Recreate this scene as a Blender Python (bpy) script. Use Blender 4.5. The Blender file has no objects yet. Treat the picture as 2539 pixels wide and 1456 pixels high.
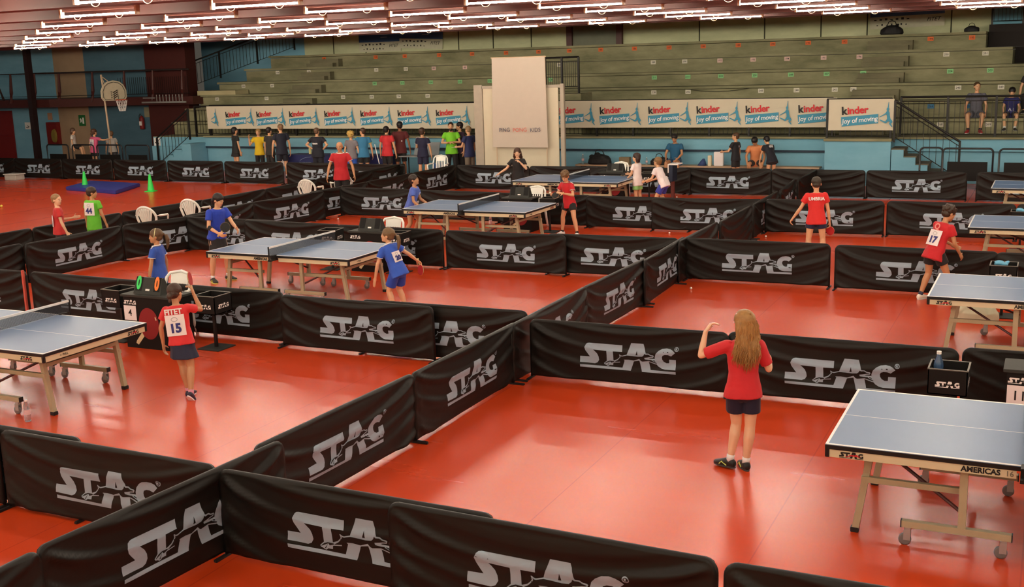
import bpy, bmesh, math, random
from mathutils import Vector, Matrix
from math import sin, cos, pi, radians

SC = bpy.context.scene
COL = SC.collection

# ------------------------------------------------------------------ camera
def make_camera():
    yaw, pitch, roll = 0.45, 0.203217, -0.029886
    r0 = Vector((cos(yaw), sin(yaw), 0))
    fw = Vector((-sin(yaw) * cos(pitch), cos(yaw) * cos(pitch), -sin(pitch)))
    u0 = r0.cross(fw)
    r = r0 * cos(roll) + u0 * sin(roll)
    u = -r0 * sin(roll) + u0 * cos(roll)
    cd = bpy.data.cameras.new('camera')
    cd.sensor_fit = 'HORIZONTAL'
    cd.sensor_width = 36.0
    cd.lens = 2811.13 / 2539 * 36.0
    cd.clip_end = 200
    co = bpy.data.objects.new('camera', cd)
    COL.objects.link(co)
    m = Matrix((r, u, -fw)).transposed().to_4x4()
    m.translation = Vector((0, 0, 3.6417))
    co.matrix_world = m
    SC.camera = co
make_camera()

# ------------------------------------------------------------------ world and exposure
w = bpy.data.worlds.new('world')
SC.world = w
w.use_nodes = True
w.node_tree.nodes['Background'].inputs[0].default_value = (0.9, 0.8, 0.65, 1)
w.node_tree.nodes['Background'].inputs[1].default_value = 0.02
SC.view_settings.view_transform = 'Standard'
SC.view_settings.look = 'None'
SC.view_settings.gamma = 1.0
SC.view_settings.exposure = 1.9
SC.view_settings.use_curve_mapping = False
LAMP_POWER = 36.0          # emission strength of the ceiling tubes

# ------------------------------------------------------------------ materials
MATS = {}
def srgb(r, g, b):
    f = lambda c: (c / 255) / 12.92 if c <= 10 else (((c / 255) + 0.055) / 1.055) ** 2.4
    return (f(r), f(g), f(b))
def mat(name, col, rough=0.6, metal=0.0, var=0.12, scale=6.0, spec=0.5, bump=0.0, emit=None, alpha=None, trans=0.0, sheen=0.0):
    if name in MATS: return MATS[name]
    m = bpy.data.materials.new(name); m.use_nodes = True
    nt = m.node_tree; N = nt.nodes; L = nt.links
    b = N['Principled BSDF']
    c = srgb(*col)
    b.inputs['Roughness'].default_value = rough
    b.inputs['Metallic'].default_value = metal
    b.inputs['Specular IOR Level'].default_value = spec
    tc = N.new('ShaderNodeTexCoord'); no = N.new('ShaderNodeTexNoise')
    no.inputs['Scale'].default_value = scale; no.inputs['Detail'].default_value = 3
    L.new(tc.outputs['Object'], no.inputs['Vector'])
    mx = N.new('ShaderNodeMix'); mx.data_type = 'RGBA'
    mx.inputs[6].default_value = (*[x * (1 - var) for x in c], 1)
    mx.inputs[7].default_value = (*[min(1, x * (1 + var)) for x in c], 1)
    L.new(no.outputs['Fac'], mx.inputs[0])
    L.new(mx.outputs[2], b.inputs['Base Color'])
    if bump:
        bp = N.new('ShaderNodeBump'); bp.inputs['Strength'].default_value = bump; bp.inputs['Distance'].default_value = 0.01
        L.new(no.outputs['Fac'], bp.inputs['Height']); L.new(bp.outputs[0], b.inputs['Normal'])
    if emit:
        b.inputs['Emission Color'].default_value = (*emit[0], 1); b.inputs['Emission Strength'].default_value = emit[1]
    if trans: b.inputs['Transmission Weight'].default_value = trans
    if alpha is not None: b.inputs['Alpha'].default_value = alpha
    if sheen: b.inputs['Sheen Weight'].default_value = sheen
    MATS[name] = m
    return m

def mat_floor():
    m = bpy.data.materials.new('red_vinyl_floor'); m.use_nodes = True
    nt = m.node_tree; N = nt.nodes; L = nt.links; b = N['Principled BSDF']
    tc = N.new('ShaderNodeTexCoord')
    mp = N.new('ShaderNodeMapping'); L.new(tc.outputs['Object'], mp.inputs[0]); mp.inputs['Scale'].default_value = (0.12, 1.1, 1)
    n1 = N.new('ShaderNodeTexNoise'); n1.inputs['Scale'].default_value = 1.2; n1.inputs['Detail'].default_value = 5
    L.new(mp.outputs[0], n1.inputs[0])
    mx = N.new('ShaderNodeMix'); mx.data_type = 'RGBA'
    mx.inputs[6].default_value = (0.60, 0.050, 0.008, 1); mx.inputs[7].default_value = (0.68, 0.066, 0.012, 1)
    L.new(n1.outputs['Fac'], mx.inputs[0])
    # seams of the rolled sheets, running along Y every 1.8 m
    sp = N.new('ShaderNodeSeparateXYZ'); L.new(tc.outputs['Object'], sp.inputs[0])
    a = N.new('ShaderNodeMath'); a.operation = 'ADD'; a.inputs[1].default_value = 100.85; L.new(sp.outputs[0], a.inputs[0])
    d = N.new('ShaderNodeMath'); d.operation = 'MODULO'; d.inputs[1].default_value = 1.8; L.new(a.outputs[0], d.inputs[0])
    lt = N.new('ShaderNodeMath'); lt.operation = 'LESS_THAN'; lt.inputs[1].default_value = 0.012; L.new(d.outputs[0], lt.inputs[0])
    mx2 = N.new('ShaderNodeMix'); mx2.data_type = 'RGBA'; mx2.inputs[7].default_value = (0.22, 0.015, 0.01, 1)
    sc = N.new('ShaderNodeMath'); sc.operation = 'MULTIPLY'; sc.inputs[1].default_value = 0.3; L.new(lt.outputs[0], sc.inputs[0])
    L.new(sc.outputs[0], mx2.inputs[0]); L.new(mx.outputs[2], mx2.inputs[6]); L.new(mx2.outputs[2], b.inputs['Base Color'])
    n2 = N.new('ShaderNodeTexNoise'); n2.inputs['Scale'].default_value = 2.0; n2.inputs['Detail'].default_value = 4
    L.new(mp.outputs[0], n2.inputs[0])
    rr = N.new('ShaderNodeMapRange'); rr.inputs[3].default_value = 0.22; rr.inputs[4].default_value = 0.30
    L.new(n2.outputs['Fac'], rr.inputs[0]); L.new(rr.outputs[0], b.inputs['Roughness'])
    b.inputs['Specular IOR Level'].default_value = 0.62
    bp = N.new('ShaderNodeBump'); bp.inputs['Strength'].default_value = 0.02; bp.inputs['Distance'].default_value = 0.01
    n3 = N.new('ShaderNodeTexNoise'); n3.inputs['Scale'].default_value = 3; L.new(mp.outputs[0], n3.inputs[0])
    L.new(n3.outputs['Fac'], bp.inputs['Height']); L.new(bp.outputs[0], b.inputs['Normal'])
    return m

def mat_concrete(name, c1, c2, joint=None):
    if name in MATS: return MATS[name]
    m = bpy.data.materials.new(name); m.use_nodes = True
    nt = m.node_tree; N = nt.nodes; L = nt.links; b = N['Principled BSDF']
    tc = N.new('ShaderNodeTexCoord')
    mp = N.new('ShaderNodeMapping'); mp.inputs['Scale'].default_value = (0.5, 0.5, 1.6); L.new(tc.outputs['Object'], mp.inputs[0])
    n1 = N.new('ShaderNodeTexNoise'); n1.inputs['Scale'].default_value = 1.3; n1.inputs['Detail'].default_value = 8; n1.inputs['Roughness'].default_value = 0.65
    L.new(mp.outputs[0], n1.inputs[0])
    cr = N.new('ShaderNodeValToRGB'); cr.color_ramp.elements[0].position = 0.32; cr.color_ramp.elements[1].position = 0.68
    cr.color_ramp.elements[0].color = (*srgb(*c1), 1); cr.color_ramp.elements[1].color = (*srgb(*c2), 1)
    L.new(n1.outputs['Fac'], cr.inputs[0]); L.new(cr.outputs[0], b.inputs['Base Color'])
    b.inputs['Roughness'].default_value = 0.9
    bp = N.new('ShaderNodeBump'); bp.inputs['Strength'].default_value = 0.2; bp.inputs['Distance'].default_value = 0.02
    L.new(n1.outputs['Fac'], bp.inputs['Height']); L.new(bp.outputs[0], b.inputs['Normal'])
    MATS[name] = m
    return m

def mat_net():
    m = bpy.data.materials.new('net_mesh'); m.use_nodes = True
    nt = m.node_tree; N = nt.nodes; L = nt.links; b = N['Principled BSDF']
    b.inputs['Base Color'].default_value = (0.03, 0.035, 0.045, 1); b.inputs['Roughness'].default_value = 0.8
    tc = N.new('ShaderNodeTexCoord'); sp = N.new('ShaderNodeSeparateXYZ'); L.new(tc.outputs['Object'], sp.inputs[0])
    outs = []
    for k in (1, 2):
        md = N.new('ShaderNodeMath'); md.operation = 'PINGPONG'; md.inputs[1].default_value = 0.0045; L.new(sp.outputs[k], md.inputs[0])
        lt = N.new('ShaderNodeMath'); lt.operation = 'LESS_THAN'; lt.inputs[1].default_value = 0.0016; L.new(md.outputs[0], lt.inputs[0]); outs.append(lt)
    mm = N.new('ShaderNodeMath'); mm.operation = 'MAXIMUM'; L.new(outs[0].outputs[0], mm.inputs[0]); L.new(outs[1].outputs[0], mm.inputs[1])
    L.new(mm.outputs[0], b.inputs['Alpha'])
    return m

BLACK = (22, 20, 19)
M_cloth = mat('black_barrier_cloth', (22, 19, 16), 0.52, var=0.12, scale=3, spec=0.3)
M_silver = mat('silver_print', (150, 170, 186), 0.45, var=0.06, scale=2)
M_dark = mat('black_print', (22, 19, 17), 0.6, spec=0.3)
M_frame = mat('black_painted_steel', (24, 22, 21), 0.45, spec=0.4)
M_apron = mat('cream_table_steel', (214, 200, 165), 0.45, var=0.05)
M_leg = mat('beige_leg_steel', (178, 164, 132), 0.5, var=0.06)
M_top = mat('blue_grey_table_top', (98, 126, 164), 0.38, var=0.05, scale=2)
M_line = mat('white_table_line', (235, 235, 232), 0.45, var=0.02)
M_rubberb = mat('black_rubber', (24, 22, 22), 0.6)
M_wheel = mat('grey_caster_wheel', (120, 118, 116), 0.45)
M_chrome = mat('bright_steel', (176, 176, 172), 0.35, metal=0.5)
M_plastic = mat('cream_white_plastic', (244, 244, 236), 0.4, var=0.03)
M_white = mat('white_paper', (240, 232, 232), 0.7, var=0.03)
M_label = mat('white_label', (245, 242, 238), 0.5, var=0.02)
M_blackbox = mat('black_board', (20, 17, 16), 0.6, var=0.1, spec=0.25)
M_grey = mat('dark_grey_board', (52, 53, 50), 0.6, spec=0.3)
M_concrete = mat_concrete('stand_concrete', (116, 115, 86), (162, 158, 124))
M_wallc = mat_concrete('panel_concrete', (186, 190, 150), (214, 216, 176))
M_bluewall = mat_concrete('light_blue_painted_wall', (112, 170, 194), (128, 184, 206))
M_bluedk = mat_concrete('blue_painted_wall', (124, 180, 208), (140, 196, 222))
M_wood = mat('beige_wood_panel', (176, 150, 122), 0.6, var=0.1, scale=3)
M_redpaint = mat('dark_red_paint', (130, 30, 28), 0.5)
M_maroon = mat('maroon_steel', (78, 34, 30), 0.5)
M_ceil = mat('red_brown_ceiling', (108, 50, 42), 0.55, var=0.25, scale=1.5)
M_ceilb = mat('dark_red_beam', (92, 44, 38), 0.5, var=0.2, scale=1.5)
M_refl = mat('cream_reflector', (205, 180, 150), 0.4, var=0.1)
M_refl2 = mat('reddish_lamp_housing', (84, 44, 36), 0.5, var=0.1)
M_blacktube = mat('black_tube', (26, 28, 32), 0.4)
M_redr = mat('red_rubber', (176, 24, 30), 0.55, var=0.04)
M_blackr = mat('black_racket_rubber', (24, 22, 22), 0.55)
M_bladew = mat('pale_wood', (205, 170, 120), 0.5)
M_banner = mat('cream_banner_cloth', (208, 200, 178), 0.75, var=0.06, scale=2)
M_teal = mat('teal_print', (62, 146, 178), 0.6, var=0.05)
M_redp = mat('red_print', (206, 32, 44), 0.6, var=0.03)
M_navyp = mat('navy_print', (44, 48, 120), 0.6, var=0.03)
M_inkblk = mat('black_ink', (18, 16, 18), 0.6)

# ------------------------------------------------------------------ mesh helpers
def link(name, me, m=None, parent=None, smooth=False):
    o = bpy.data.objects.new(name, me)
    COL.objects.link(o)
    if m is not None and not me.materials: me.materials.append(m)
    if smooth:
        for p in me.polygons: p.use_smooth = True
    if parent: o.parent = parent
    return o
def finish(name, bm, m=None, parent=None, smooth=False, fix=True):
    if fix: bmesh.ops.recalc_face_normals(bm, faces=bm.faces)
    me = bpy.data.meshes.new(name); bm.to_mesh(me); bm.free()
    return link(name, me, m, parent, smooth)
def thing(name, label, cat, loc=(0, 0, 0), rz=0.0, group=None):
    o = bpy.data.objects.new(name, None); COL.objects.link(o)
    o.empty_display_size = 0.1
    o.location = loc if len(loc) == 3 else (loc[0], loc[1], 0); o.rotation_euler = (0, 0, rz)
    return tag(o, label, cat, group)
def tag(o, label, cat, group=None):
    o['label'] = label; o['category'] = cat
    if group: o['group'] = group
    return o
def struct(o):
    o['kind'] = 'structure'
    return o
def box(bm, x0, x1, y0, y1, z0, z1, bev=0.0):
    vs = [bm.verts.new((x, y, z)) for x in (x0, x1) for y in (y0, y1) for z in (z0, z1)]
    F = [(0, 1, 3, 2), (4, 6, 7, 5), (0, 4, 5, 1), (2, 3, 7, 6), (0, 2, 6, 4), (1, 5, 7, 3)]
    fs = [bm.faces.new([vs[i] for i in f]) for f in F]
    if bev:
        es = list({e for f in fs for e in f.edges})
        bmesh.ops.bevel(bm, geom=es, offset=bev, segments=2, affect='EDGES')
def frame_of(d):
    d = d.normalized()
    a = Vector((0, 0, 1)) if abs(d.z) < 0.9 else Vector((0, 1, 0))
    x = d.cross(a).normalized(); y = x.cross(d).normalized()
    return x, y
def rings(bm, rs, seg=12, cap=True, pw=1.0):
    """rs: list of (center, xvec, yvec)"""
    loops = []
    for c, X, Y in rs:
        lp = []
        for i in range(seg):
            a = 2 * pi * i / seg
            ca, sa = cos(a), sin(a)
            if pw != 1.0:
                ca = math.copysign(abs(ca) ** pw, ca); sa = math.copysign(abs(sa) ** pw, sa)
            lp.append(bm.verts.new(c + X * ca + Y * sa))
        loops.append(lp)
    for a, b in zip(loops, loops[1:]):
        for i in range(seg):
            j = (i + 1) % seg
            bm.faces.new((a[i], a[j], b[j], b[i]))
    if cap:
        bm.faces.new(loops[0][::-1]); bm.faces.new(loops[-1])
def tube(bm, p0, p1, r0, r1=None, seg=12, round_=True):
    p0 = Vector(p0); p1 = Vector(p1); r1 = r0 if r1 is None else r1
    d = (p1 - p0).normalized(); x, y = frame_of(d)
    rs = []
    if round_:
        for k in (0.9, 0.55): rs.append((p0 - d * r0 * k * 0.95, x * r0 * math.sqrt(1 - k * k), y * r0 * math.sqrt(1 - k * k)))
    rs.append((p0, x * r0, y * r0)); rs.append((p1, x * r1, y * r1))
    if round_:
        for k in (0.55, 0.9): rs.append((p1 + d * r1 * k * 0.95, x * r1 * math.sqrt(1 - k * k), y * r1 * math.sqrt(1 - k * k)))
    rings(bm, rs, seg)
def path_tube(bm, pts, r, seg=8, closed=False):
    pts = [Vector(p) for p in pts]
    n = len(pts); loops = []
    up = None
    for i, p in enumerate(pts):
        if closed: d = pts[(i + 1) % n] - pts[i - 1]
        else: d = pts[min(i + 1, n - 1)] - pts[max(i - 1, 0)]
        d.normalize()
        if up is None:
            x, y = frame_of(d)
        else:
            x = up - d * up.dot(d)
            x = x.normalized() if x.length > 1e-6 else frame_of(d)[0]
            y = d.cross(x)
        up = x
        rr = r[i] if isinstance(r, (list, tuple)) else r
        loops.append([bm.verts.new(p + x * rr * cos(2 * pi * k / seg) + y * rr * sin(2 * pi * k / seg)) for k in range(seg)])
    prs = list(zip(loops, loops[1:])) + ([(loops[-1], loops[0])] if closed else [])
    for a, b in prs:
        for k in range(seg):
            j = (k + 1) % seg
            bm.faces.new((a[k], a[j], b[j], b[k]))
    if not closed:
        bm.faces.new(loops[0][::-1]); bm.faces.new(loops[-1])
def ell(bm, c, r, rot=None, seg=14, rg=9):
    c = Vector(c)
    m = rot or Matrix.Identity(3)
    rs = []
    for i in range(1, rg):
        t = -pi / 2 + pi * i / rg
        rs.append((c + m @ Vector((0, 0, r[2] * sin(t))), m @ Vector((r[0] * cos(t), 0, 0)), m @ Vector((0, r[1] * cos(t), 0))))
    rings(bm, rs, seg)
def lathe(bm, prof, c=(0, 0, 0), seg=20):
    c = Vector(c)
    rings(bm, [(c + Vector((0, 0, z)), Vector((max(r, 1e-4), 0, 0)), Vector((0, max(r, 1e-4), 0))) for r, z in prof], seg)
def poly(bm, pts, y=0.0, th=0.0, hole=None, to3=None):
    """flat polygon in XZ at depth y (front faces -Y), optional thickness behind"""
    to3 = to3 or (lambda x, z, d: Vector((x, d, z)))
    v = [bm.verts.new(to3(x, z, y)) for x, z in pts]
    es = [bm.edges.new((v[i], v[(i + 1) % len(v)])) for i in range(len(v))]
    if hole:
        h = [bm.verts.new(to3(x, z, y)) for x, z in hole]
        es += [bm.edges.new((h[i], h[(i + 1) % len(h)])) for i in range(len(h))]
    r = bmesh.ops.triangle_fill(bm, use_beauty=True, use_dissolve=False, edges=es)
    fs = [g for g in r['geom'] if isinstance(g, bmesh.types.BMFace)]
    if th:
        e = bmesh.ops.extrude_face_region(bm, geom=fs)
        d = to3(0, 0, y + th) - to3(0, 0, y)
        for g in e['geom']:
            if isinstance(g, bmesh.types.BMVert): g.co += d
TXT = {}
def text_mesh(s, size=1.0, ext=0.001, bold=0.0, shear=0.0, align='CENTER', space=1.0):
    key = (s, size, ext, bold, shear, align, space)
    if key in TXT: return TXT[key]
    cu = bpy.data.curves.new('txt', 'FONT'); cu.body = s; cu.size = size; cu.extrude = ext; cu.offset = bold
    cu.shear = shear; cu.align_x = align; cu.align_y = 'CENTER'; cu.space_character = space; cu.resolution_u = 3
    o = bpy.data.objects.new('txt', cu); COL.objects.link(o)
    dg = bpy.context.evaluated_depsgraph_get()
    me = bpy.data.meshes.new_from_object(o.evaluated_get(dg))
    bpy.data.objects.remove(o); me.materials.clear()
    # text lies in XY facing +Z : stand it up in XZ facing -Y
    for v in me.vertices: v.co = Vector((v.co.x, -v.co.z, v.co.y))
    TXT[key] = me
    return me
def text(name, s, size, m, parent, loc=(0, 0, 0), rot=(0, 0, 0), **k):
    me = text_mesh(s, size, **k)
    me2 = me if not me.materials or me.materials[0] is m else me.copy()
    if me2 is not me: me2.materials.clear()
    if not me2.materials: me2.materials.append(m)
    o = bpy.data.objects.new(name, me2); COL.objects.link(o)
    o.parent = parent; o.location = loc; o.rotation_euler = rot
    return o
def copy_tree(o, parent=None):
    c = o.copy(); COL.objects.link(c)
    if parent: c.parent = parent
    for ch in list(o.children): copy_tree(ch, c)
    return c
# ------------------------------------------------------------------ hall shell
bm = bmesh.new(); box(bm, -46, 16, -6, 42, -0.1, 0)
fl = struct(finish('floor', bm, mat_floor()))
def wallbox(name, x0, x1, y0, y1, z0, z1, m):
    bm = bmesh.new(); box(bm, x0, x1, y0, y1, z0, z1)
    return struct(finish(name, bm, m))
YB = 39.8      # rear wall over the stands
YW = 32.9      # light blue front wall of the stands
YL = 36.0      # rear wall of the left corner
wallbox('wall_back', -28.45, 16, YB, YB + 0.3, 3.6, 8.2, M_wallc)
wallbox('wall_back_blue', -33.9, -28.45, YB, YB + 0.3, 0, 8.2, M_bluedk)
wallbox('wall_right', 16, 16.3, -6, 42, 0, 8.2, M_wallc)
wallbox('wall_front', -46, 16, -6.3, -6, 0, 8.2, M_wallc)
wallbox('wall_left', -46.3, -46, -6, 42, 0, 8.2, M_bluedk)
wallbox('wall_corner_blue', -46, -38.7, YL, YL + 0.3, 0, 8.2, M_bluedk)
wallbox('wall_corner_panel', -38.7, -36.95, YL, YL + 0.25, 0, 8.2, M_wood)
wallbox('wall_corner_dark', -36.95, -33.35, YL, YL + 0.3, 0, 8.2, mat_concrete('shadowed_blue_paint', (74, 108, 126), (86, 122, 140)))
wallbox('wall_corner_recess', -33.35, -31.25, YL - 0.3, YL + 0.3, 0, 8.2, M_maroon)
# low ceiling over the courts with beams along the hall, high roof over the stands
ce = wallbox('ceiling', -46, 16, -6, 29.6, 4.86, 5.0, M_ceil)
wallbox('ceiling_high', -46, 16, 29.6, 42, 8.0, 8.2, mat('roof_dark', (70, 66, 58), 0.8))
wallbox('trim_ceiling_edge', -46, 16, 29.5, 29.7, 4.5, 8.2, M_ceilb)
ROWY = [13.2 + 2.42 * (k - 7) for k in range(14)]     # lamp rows
ROWS = [y for y in ROWY if y < 28.4]
n = 1
for y in ROWS:
    bm = bmesh.new()
    box(bm, -46, 16, y + 0.75, y + 1.05, 4.52, 4.86)
    box(bm, -46, 16, y + 0.72, y + 1.08, 4.50, 4.53)
    struct(finish('trim_%d' % n, bm, M_ceilb)); n += 1
    bm = bmesh.new(); box(bm, -46, 16, y - 0.5, y - 0.42, 4.66, 4.86); box(bm, -46, 16, y - 0.62, y - 0.3, 4.64, 4.67)
    struct(finish('trim_%d' % n, bm, M_ceil)); n += 1
for k in range(11):
    x = -44 + 5.86 * k
    bm = bmesh.new(); box(bm, x, x + 0.12, -6, 29.5, 4.70, 4.86)
    struct(finish('trim_%d' % n, bm, M_ceilb)); n += 1
# joints and posts on the rear wall
M_joint = mat('dark_joint', (58, 58, 40), 0.8)
for x in [-27.0, -25.45, -21.2, -19.7, -18.1, -15.9, -11.6, -9.3, -7.4, -5.9, -3.3, -1.9]:
    bm = bmesh.new(); box(bm, x - 0.02, x + 0.02, YB - 0.012, YB + 0.01, 4.07, 8.2)
    struct(finish('trim_%d' % n, bm, M_joint)); n += 1
for x in [-16.5, -14.55]:
    bm = bmesh.new(); box(bm, x - 0.11, x + 0.11, YB - 0.16, YB, 4.07, 8.0)
    struct(finish('trim_%d' % n, bm, M_maroon)); n += 1
bm = bmesh.new(); box(bm, -16.39, -14.66, YB - 0.05, YB, 4.07, 8.0)
struct(finish('window_1', bm, mat('grey_blind', (120, 122, 104), 0.7)))

# ------------------------------------------------------------------ concrete stand
Z0 = 1.21
TY = [34.2, 35.0, 35.8, 36.6, 37.4, 38.2]
TZ = [1.68, 2.15, 2.64, 3.10, 3.59, 4.07]
LX = [-30.75, -30.75, -30.75, -30.4, -29.65, -29.0]
RX = [6.0, 6.0, 3.0, 1.2, -1.35, -2.15]
stand = thing('grandstand', 'long stepped grey concrete spectator stand behind the white banners', 'grandstand', (0, 0, 0))
bm = bmesh.new(); box(bm, -30.75, 6.0, YW + 0.11, 34.3, 0.0, Z0); finish('platform', bm, M_concrete, stand)
for k in range(6):
    bm = bmesh.new()
    zb = Z0 if k == 0 else TZ[k - 1]
    box(bm, LX[k], RX[k], TY[k], YB - 0.002, 0.0 if k == 0 else zb - 0.05, TZ[k] - 0.09)
    box(bm, LX[k], RX[k], TY[k] - 0.15, YB - 0.002, TZ[k] - 0.075, TZ[k], 0.012)
    finish('tier', bm, M_concrete, stand)
# half steps in the two aisles
for ax in (-25.6, -5.0):
    for k in range(6):
        if k == 0: zb, yb = Z0, 34.2
        else: zb, yb = TZ[k - 1], TY[k]
        sh = 0.12 * k if ax < -10 else -0.02 * k
        h = TZ[k] - zb
        bm = bmesh.new()
        box(bm, ax - 0.68 - sh, ax + 0.66 - sh, yb - 0.3, yb, zb, zb + h * 0.62)
        box(bm, ax - 0.68 - sh, ax + 0.56 - sh, yb - 0.55, yb - 0.3, zb, zb + h * 0.3)
        finish('aisle_step', bm, mat_concrete('dark_step_concrete', (104, 100, 78), (138, 132, 104)), stand)
# numbered stickers on the risers
M_or = mat('orange_sticker', (226, 104, 36), 0.6); M_gr = mat('green_sticker', (140, 206, 140), 0.6)
M_wh = mat('white_sticker', (226, 220, 204), 0.6); M_pk = mat('pinkish_sticker', (228, 192, 184), 0.6); M_bl = mat('blue_sticker', (50, 116, 160), 0.6)
random.seed(4)
def sticker(x, k, m, s, dz=0.0):
    zb = Z0 if k == 0 else TZ[k - 1]
    z = TZ[k] - 0.17 + dz
    bm = bmesh.new(); box(bm, x - 0.088, x + 0.088, TY[k] - 0.008, TY[k] - 0.002, z - 0.065, z + 0.065)
    o = finish('seat_number', bm, m, stand)
    text('digits', s, 0.085, M_inkblk, o, (x, TY[k] - 0.010, z - 0.003), bold=0.0005)
for k, lst in {
    5: [(-26.4, 0, '142'), (-24.0, 0, '133'), (-22.7, 0, '135'), (-21.2, 0, '137'), (-19.8, 0, '138'), (-18.4, 0, '139'), (-17.1, 0, '140'), (-15.9, 0, '184'), (-14.7, 0, '185'), (-13.45, 0, '186'), (-12.2, 0, '187'), (-11.0, 0, '188'), (-9.8, 0, '189'), (-8.65, 0, '190'), (-7.5, 0, '191'), (-6.35, 0, '192'), (-3.75, 0, '194'), (-2.55, 0, '195')],
    4: [(-28.1, 1, '178'), (-26.6, 1, '176'), (-23.5, 1, '14'), (-22.2, 1, '179'), (-21.0, 2, '181'), (-19.7, 2, '182'), (-18.45, 1, '183'), (-17.15, 1, '184'), (-15.95, 1, '185'), (-12.5, 1, '189'), (-11.4, 1, '190'), (-10.2, 2, '192'), (-9.1, 2, '193'), (-8.0, 2, '194'), (-6.85, 2, '195'), (-5.75, 2, '196'), (-3.2, 1, '200'), (-2.1, 1, '201')],
    3: [(-29.2, 1, '208'), (-27.8, 1, '207'), (-23.1, 3, '202'), (-21.9, 3, '213'), (-20.7, 3, '214'), (-19.5, 3, '215'), (-18.3, 3, '216'), (-17.1, 3, '217'), (-15.95, 3, '218'), (-12.2, 3, '211'), (-11.05, 3, '2111'), (-9.95, 3, '210'), (-8.85, 3, '209'), (-7.7, 3, '208'), (-6.6, 3, '207'), (-5.5, 3, '206'), (-3.0, 3, '204'), (-1.9, 3, '203'), (-0.75, 1, '202')],
    2: [(-29.9, 1, '229'), (-27.5, 1, '231'), (-24.0, 1, '234'), (-22.75, 1, '235'), (-21.6, 1, '236'), (-20.4, 1, '237'), (-18.0, 1, '239'), (-16.9, 1, '240'), (-11.95, 1, '238'), (-10.8, 1, '242'), (-8.45, 1, '243'), (-7.35, 1, '244'), (-6.2, 1, '245'), (-5.65, 1, '246'), (-2.7, 1, '248'), (-1.55, 1, '249')],
    1: [(-3.35, 4, '264'), (-2.3, 4, '265')], 0: [(-3.0, 1, '268'), (-1.75, 1, '269')]}.items():
    for x, c, s in lst:
        sticker(x, k, (M_or, M_wh, M_pk, M_gr, M_bl)[c], s)
# raised curb at the left end, cable
bm = bmesh.new(); box(bm, -30.78, -28.9, 35.7, 36.5, 2.64, 2.80); finish('curb', bm, mat_concrete('pale_curb', (180, 170, 130), (206, 196, 154)), stand)
bm = bmesh.new(); path_tube(bm, [(-10.9 + 2.2 * t, 35.68, 2.58 - 0.42 * t * (1 - t)) for t in [i / 12 for i in range(13)]], 0.008, 6)
tag(finish('cable', bm, M_rubberb), 'thin dark cable sagging along the lowest bare step above the banner', 'cable')

# blue front wall with bench ledge
bm = bmesh.new()
box(bm, -30.75, 6.0, YW, YW + 0.1, 0.0, 0.86); box(bm, -28.1, 6.0, YW - 0.12, YW + 0.1, 0.88, Z0)
struct(finish('wall_stand_front', bm, M_bluewall))
bm = bmesh.new(); box(bm, -28.1, -5.6, YW - 0.10, YW + 0.02, 0.82, 0.885); struct(finish('trim_90', bm, mat('dark_blue_groove', (24, 44, 66), 0.6)))
bm = bmesh.new(); box(bm, -5.75, -4.02, 31.9, YW, 0, Z0); struct(finish('wall_block', bm, M_bluewall))
bm = bmesh.new(); box(bm, -28.1, 6.0, YW - 0.2, 34.2, Z0, Z0 + 0.05); struct(finish('trim_91', bm, M_concrete))
bm = bmesh.new(); box(bm, -5.78, -4.0, 31.85, 33.0, Z0, Z0 + 0.07); struct(finish('trim_92', bm, M_concrete))
# bench along the wall
def bench(x0, x1, label):
    t = thing('bench', label, 'bench', ((x0 + x1) / 2, 32.45, 0))
    h = (x1 - x0) / 2
    bm = bmesh.new(); box(bm, -h, h, -0.2, 0.2, 0.40, 0.45, 0.006); finish('seat', bm, M_wood, t)
    nleg = max(2, int(h * 2 / 1.6))
    for i in range(nleg):
        x = -h + 0.2 + (2 * h - 0.4) * i / (nleg - 1)
        bm = bmesh.new(); box(bm, x - 0.03, x + 0.03, -0.17, 0.17, 0, 0.40); finish('leg', bm, M_blacktube, t)
bench(-13.3, -5.95, 'long low wooden bench below the light blue wall with bags and people on it')

# stairs at the right of the front wall and at the left
def stairs(name, label, x0, z0, dx, dz, nst, y0, y1, m, side):
    t = thing(name, label, 'staircase', (0, 0, 0))
    for i in range(nst):
        zt = z0 - dz * (i + 1)
        xa = x0 + side * dx * i; xb = x0 + side * dx * (i + 1)
        bm = bmesh.new(); box(bm, min(xa, xb), max(xa, xb), y0, y1, 0, zt - 0.03)
        box(bm, min(xa, xb) - 0.02, max(xa, xb) + 0.02, y0 - 0.03, y1, zt - 0.05, zt)
        finish('step', bm, m, t)
        if side > 0: bm = bmesh.new(); box(bm, min(xa, xb), max(xa, xb), y0 - 0.1, y0 - 0.035, 0, zt - 0.03); finish('painted_side', bm, M_bluewall, t)
    return t
st_m = mat_concrete('stair_concrete', (92, 84, 70), (122, 112, 94))
stairs('staircase', 'concrete staircase climbing to the stand beside the right end of the banner', -4.0, 1.21, 0.31, 0.2, 5, 32.0, 32.86, st_m, 1)
stairs('staircase', 'light blue side staircase rising to the stand at the left end of the banner', -28.1, 1.21, 0.42, 0.2, 5, 32.0, 32.86, M_bluewall, -1)
bm = bmesh.new(); box(bm, -30.75, -28.1, 33.0, 33.1, 0, 1.19); struct(finish('wall_stair_side', bm, M_bluewall))

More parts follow.
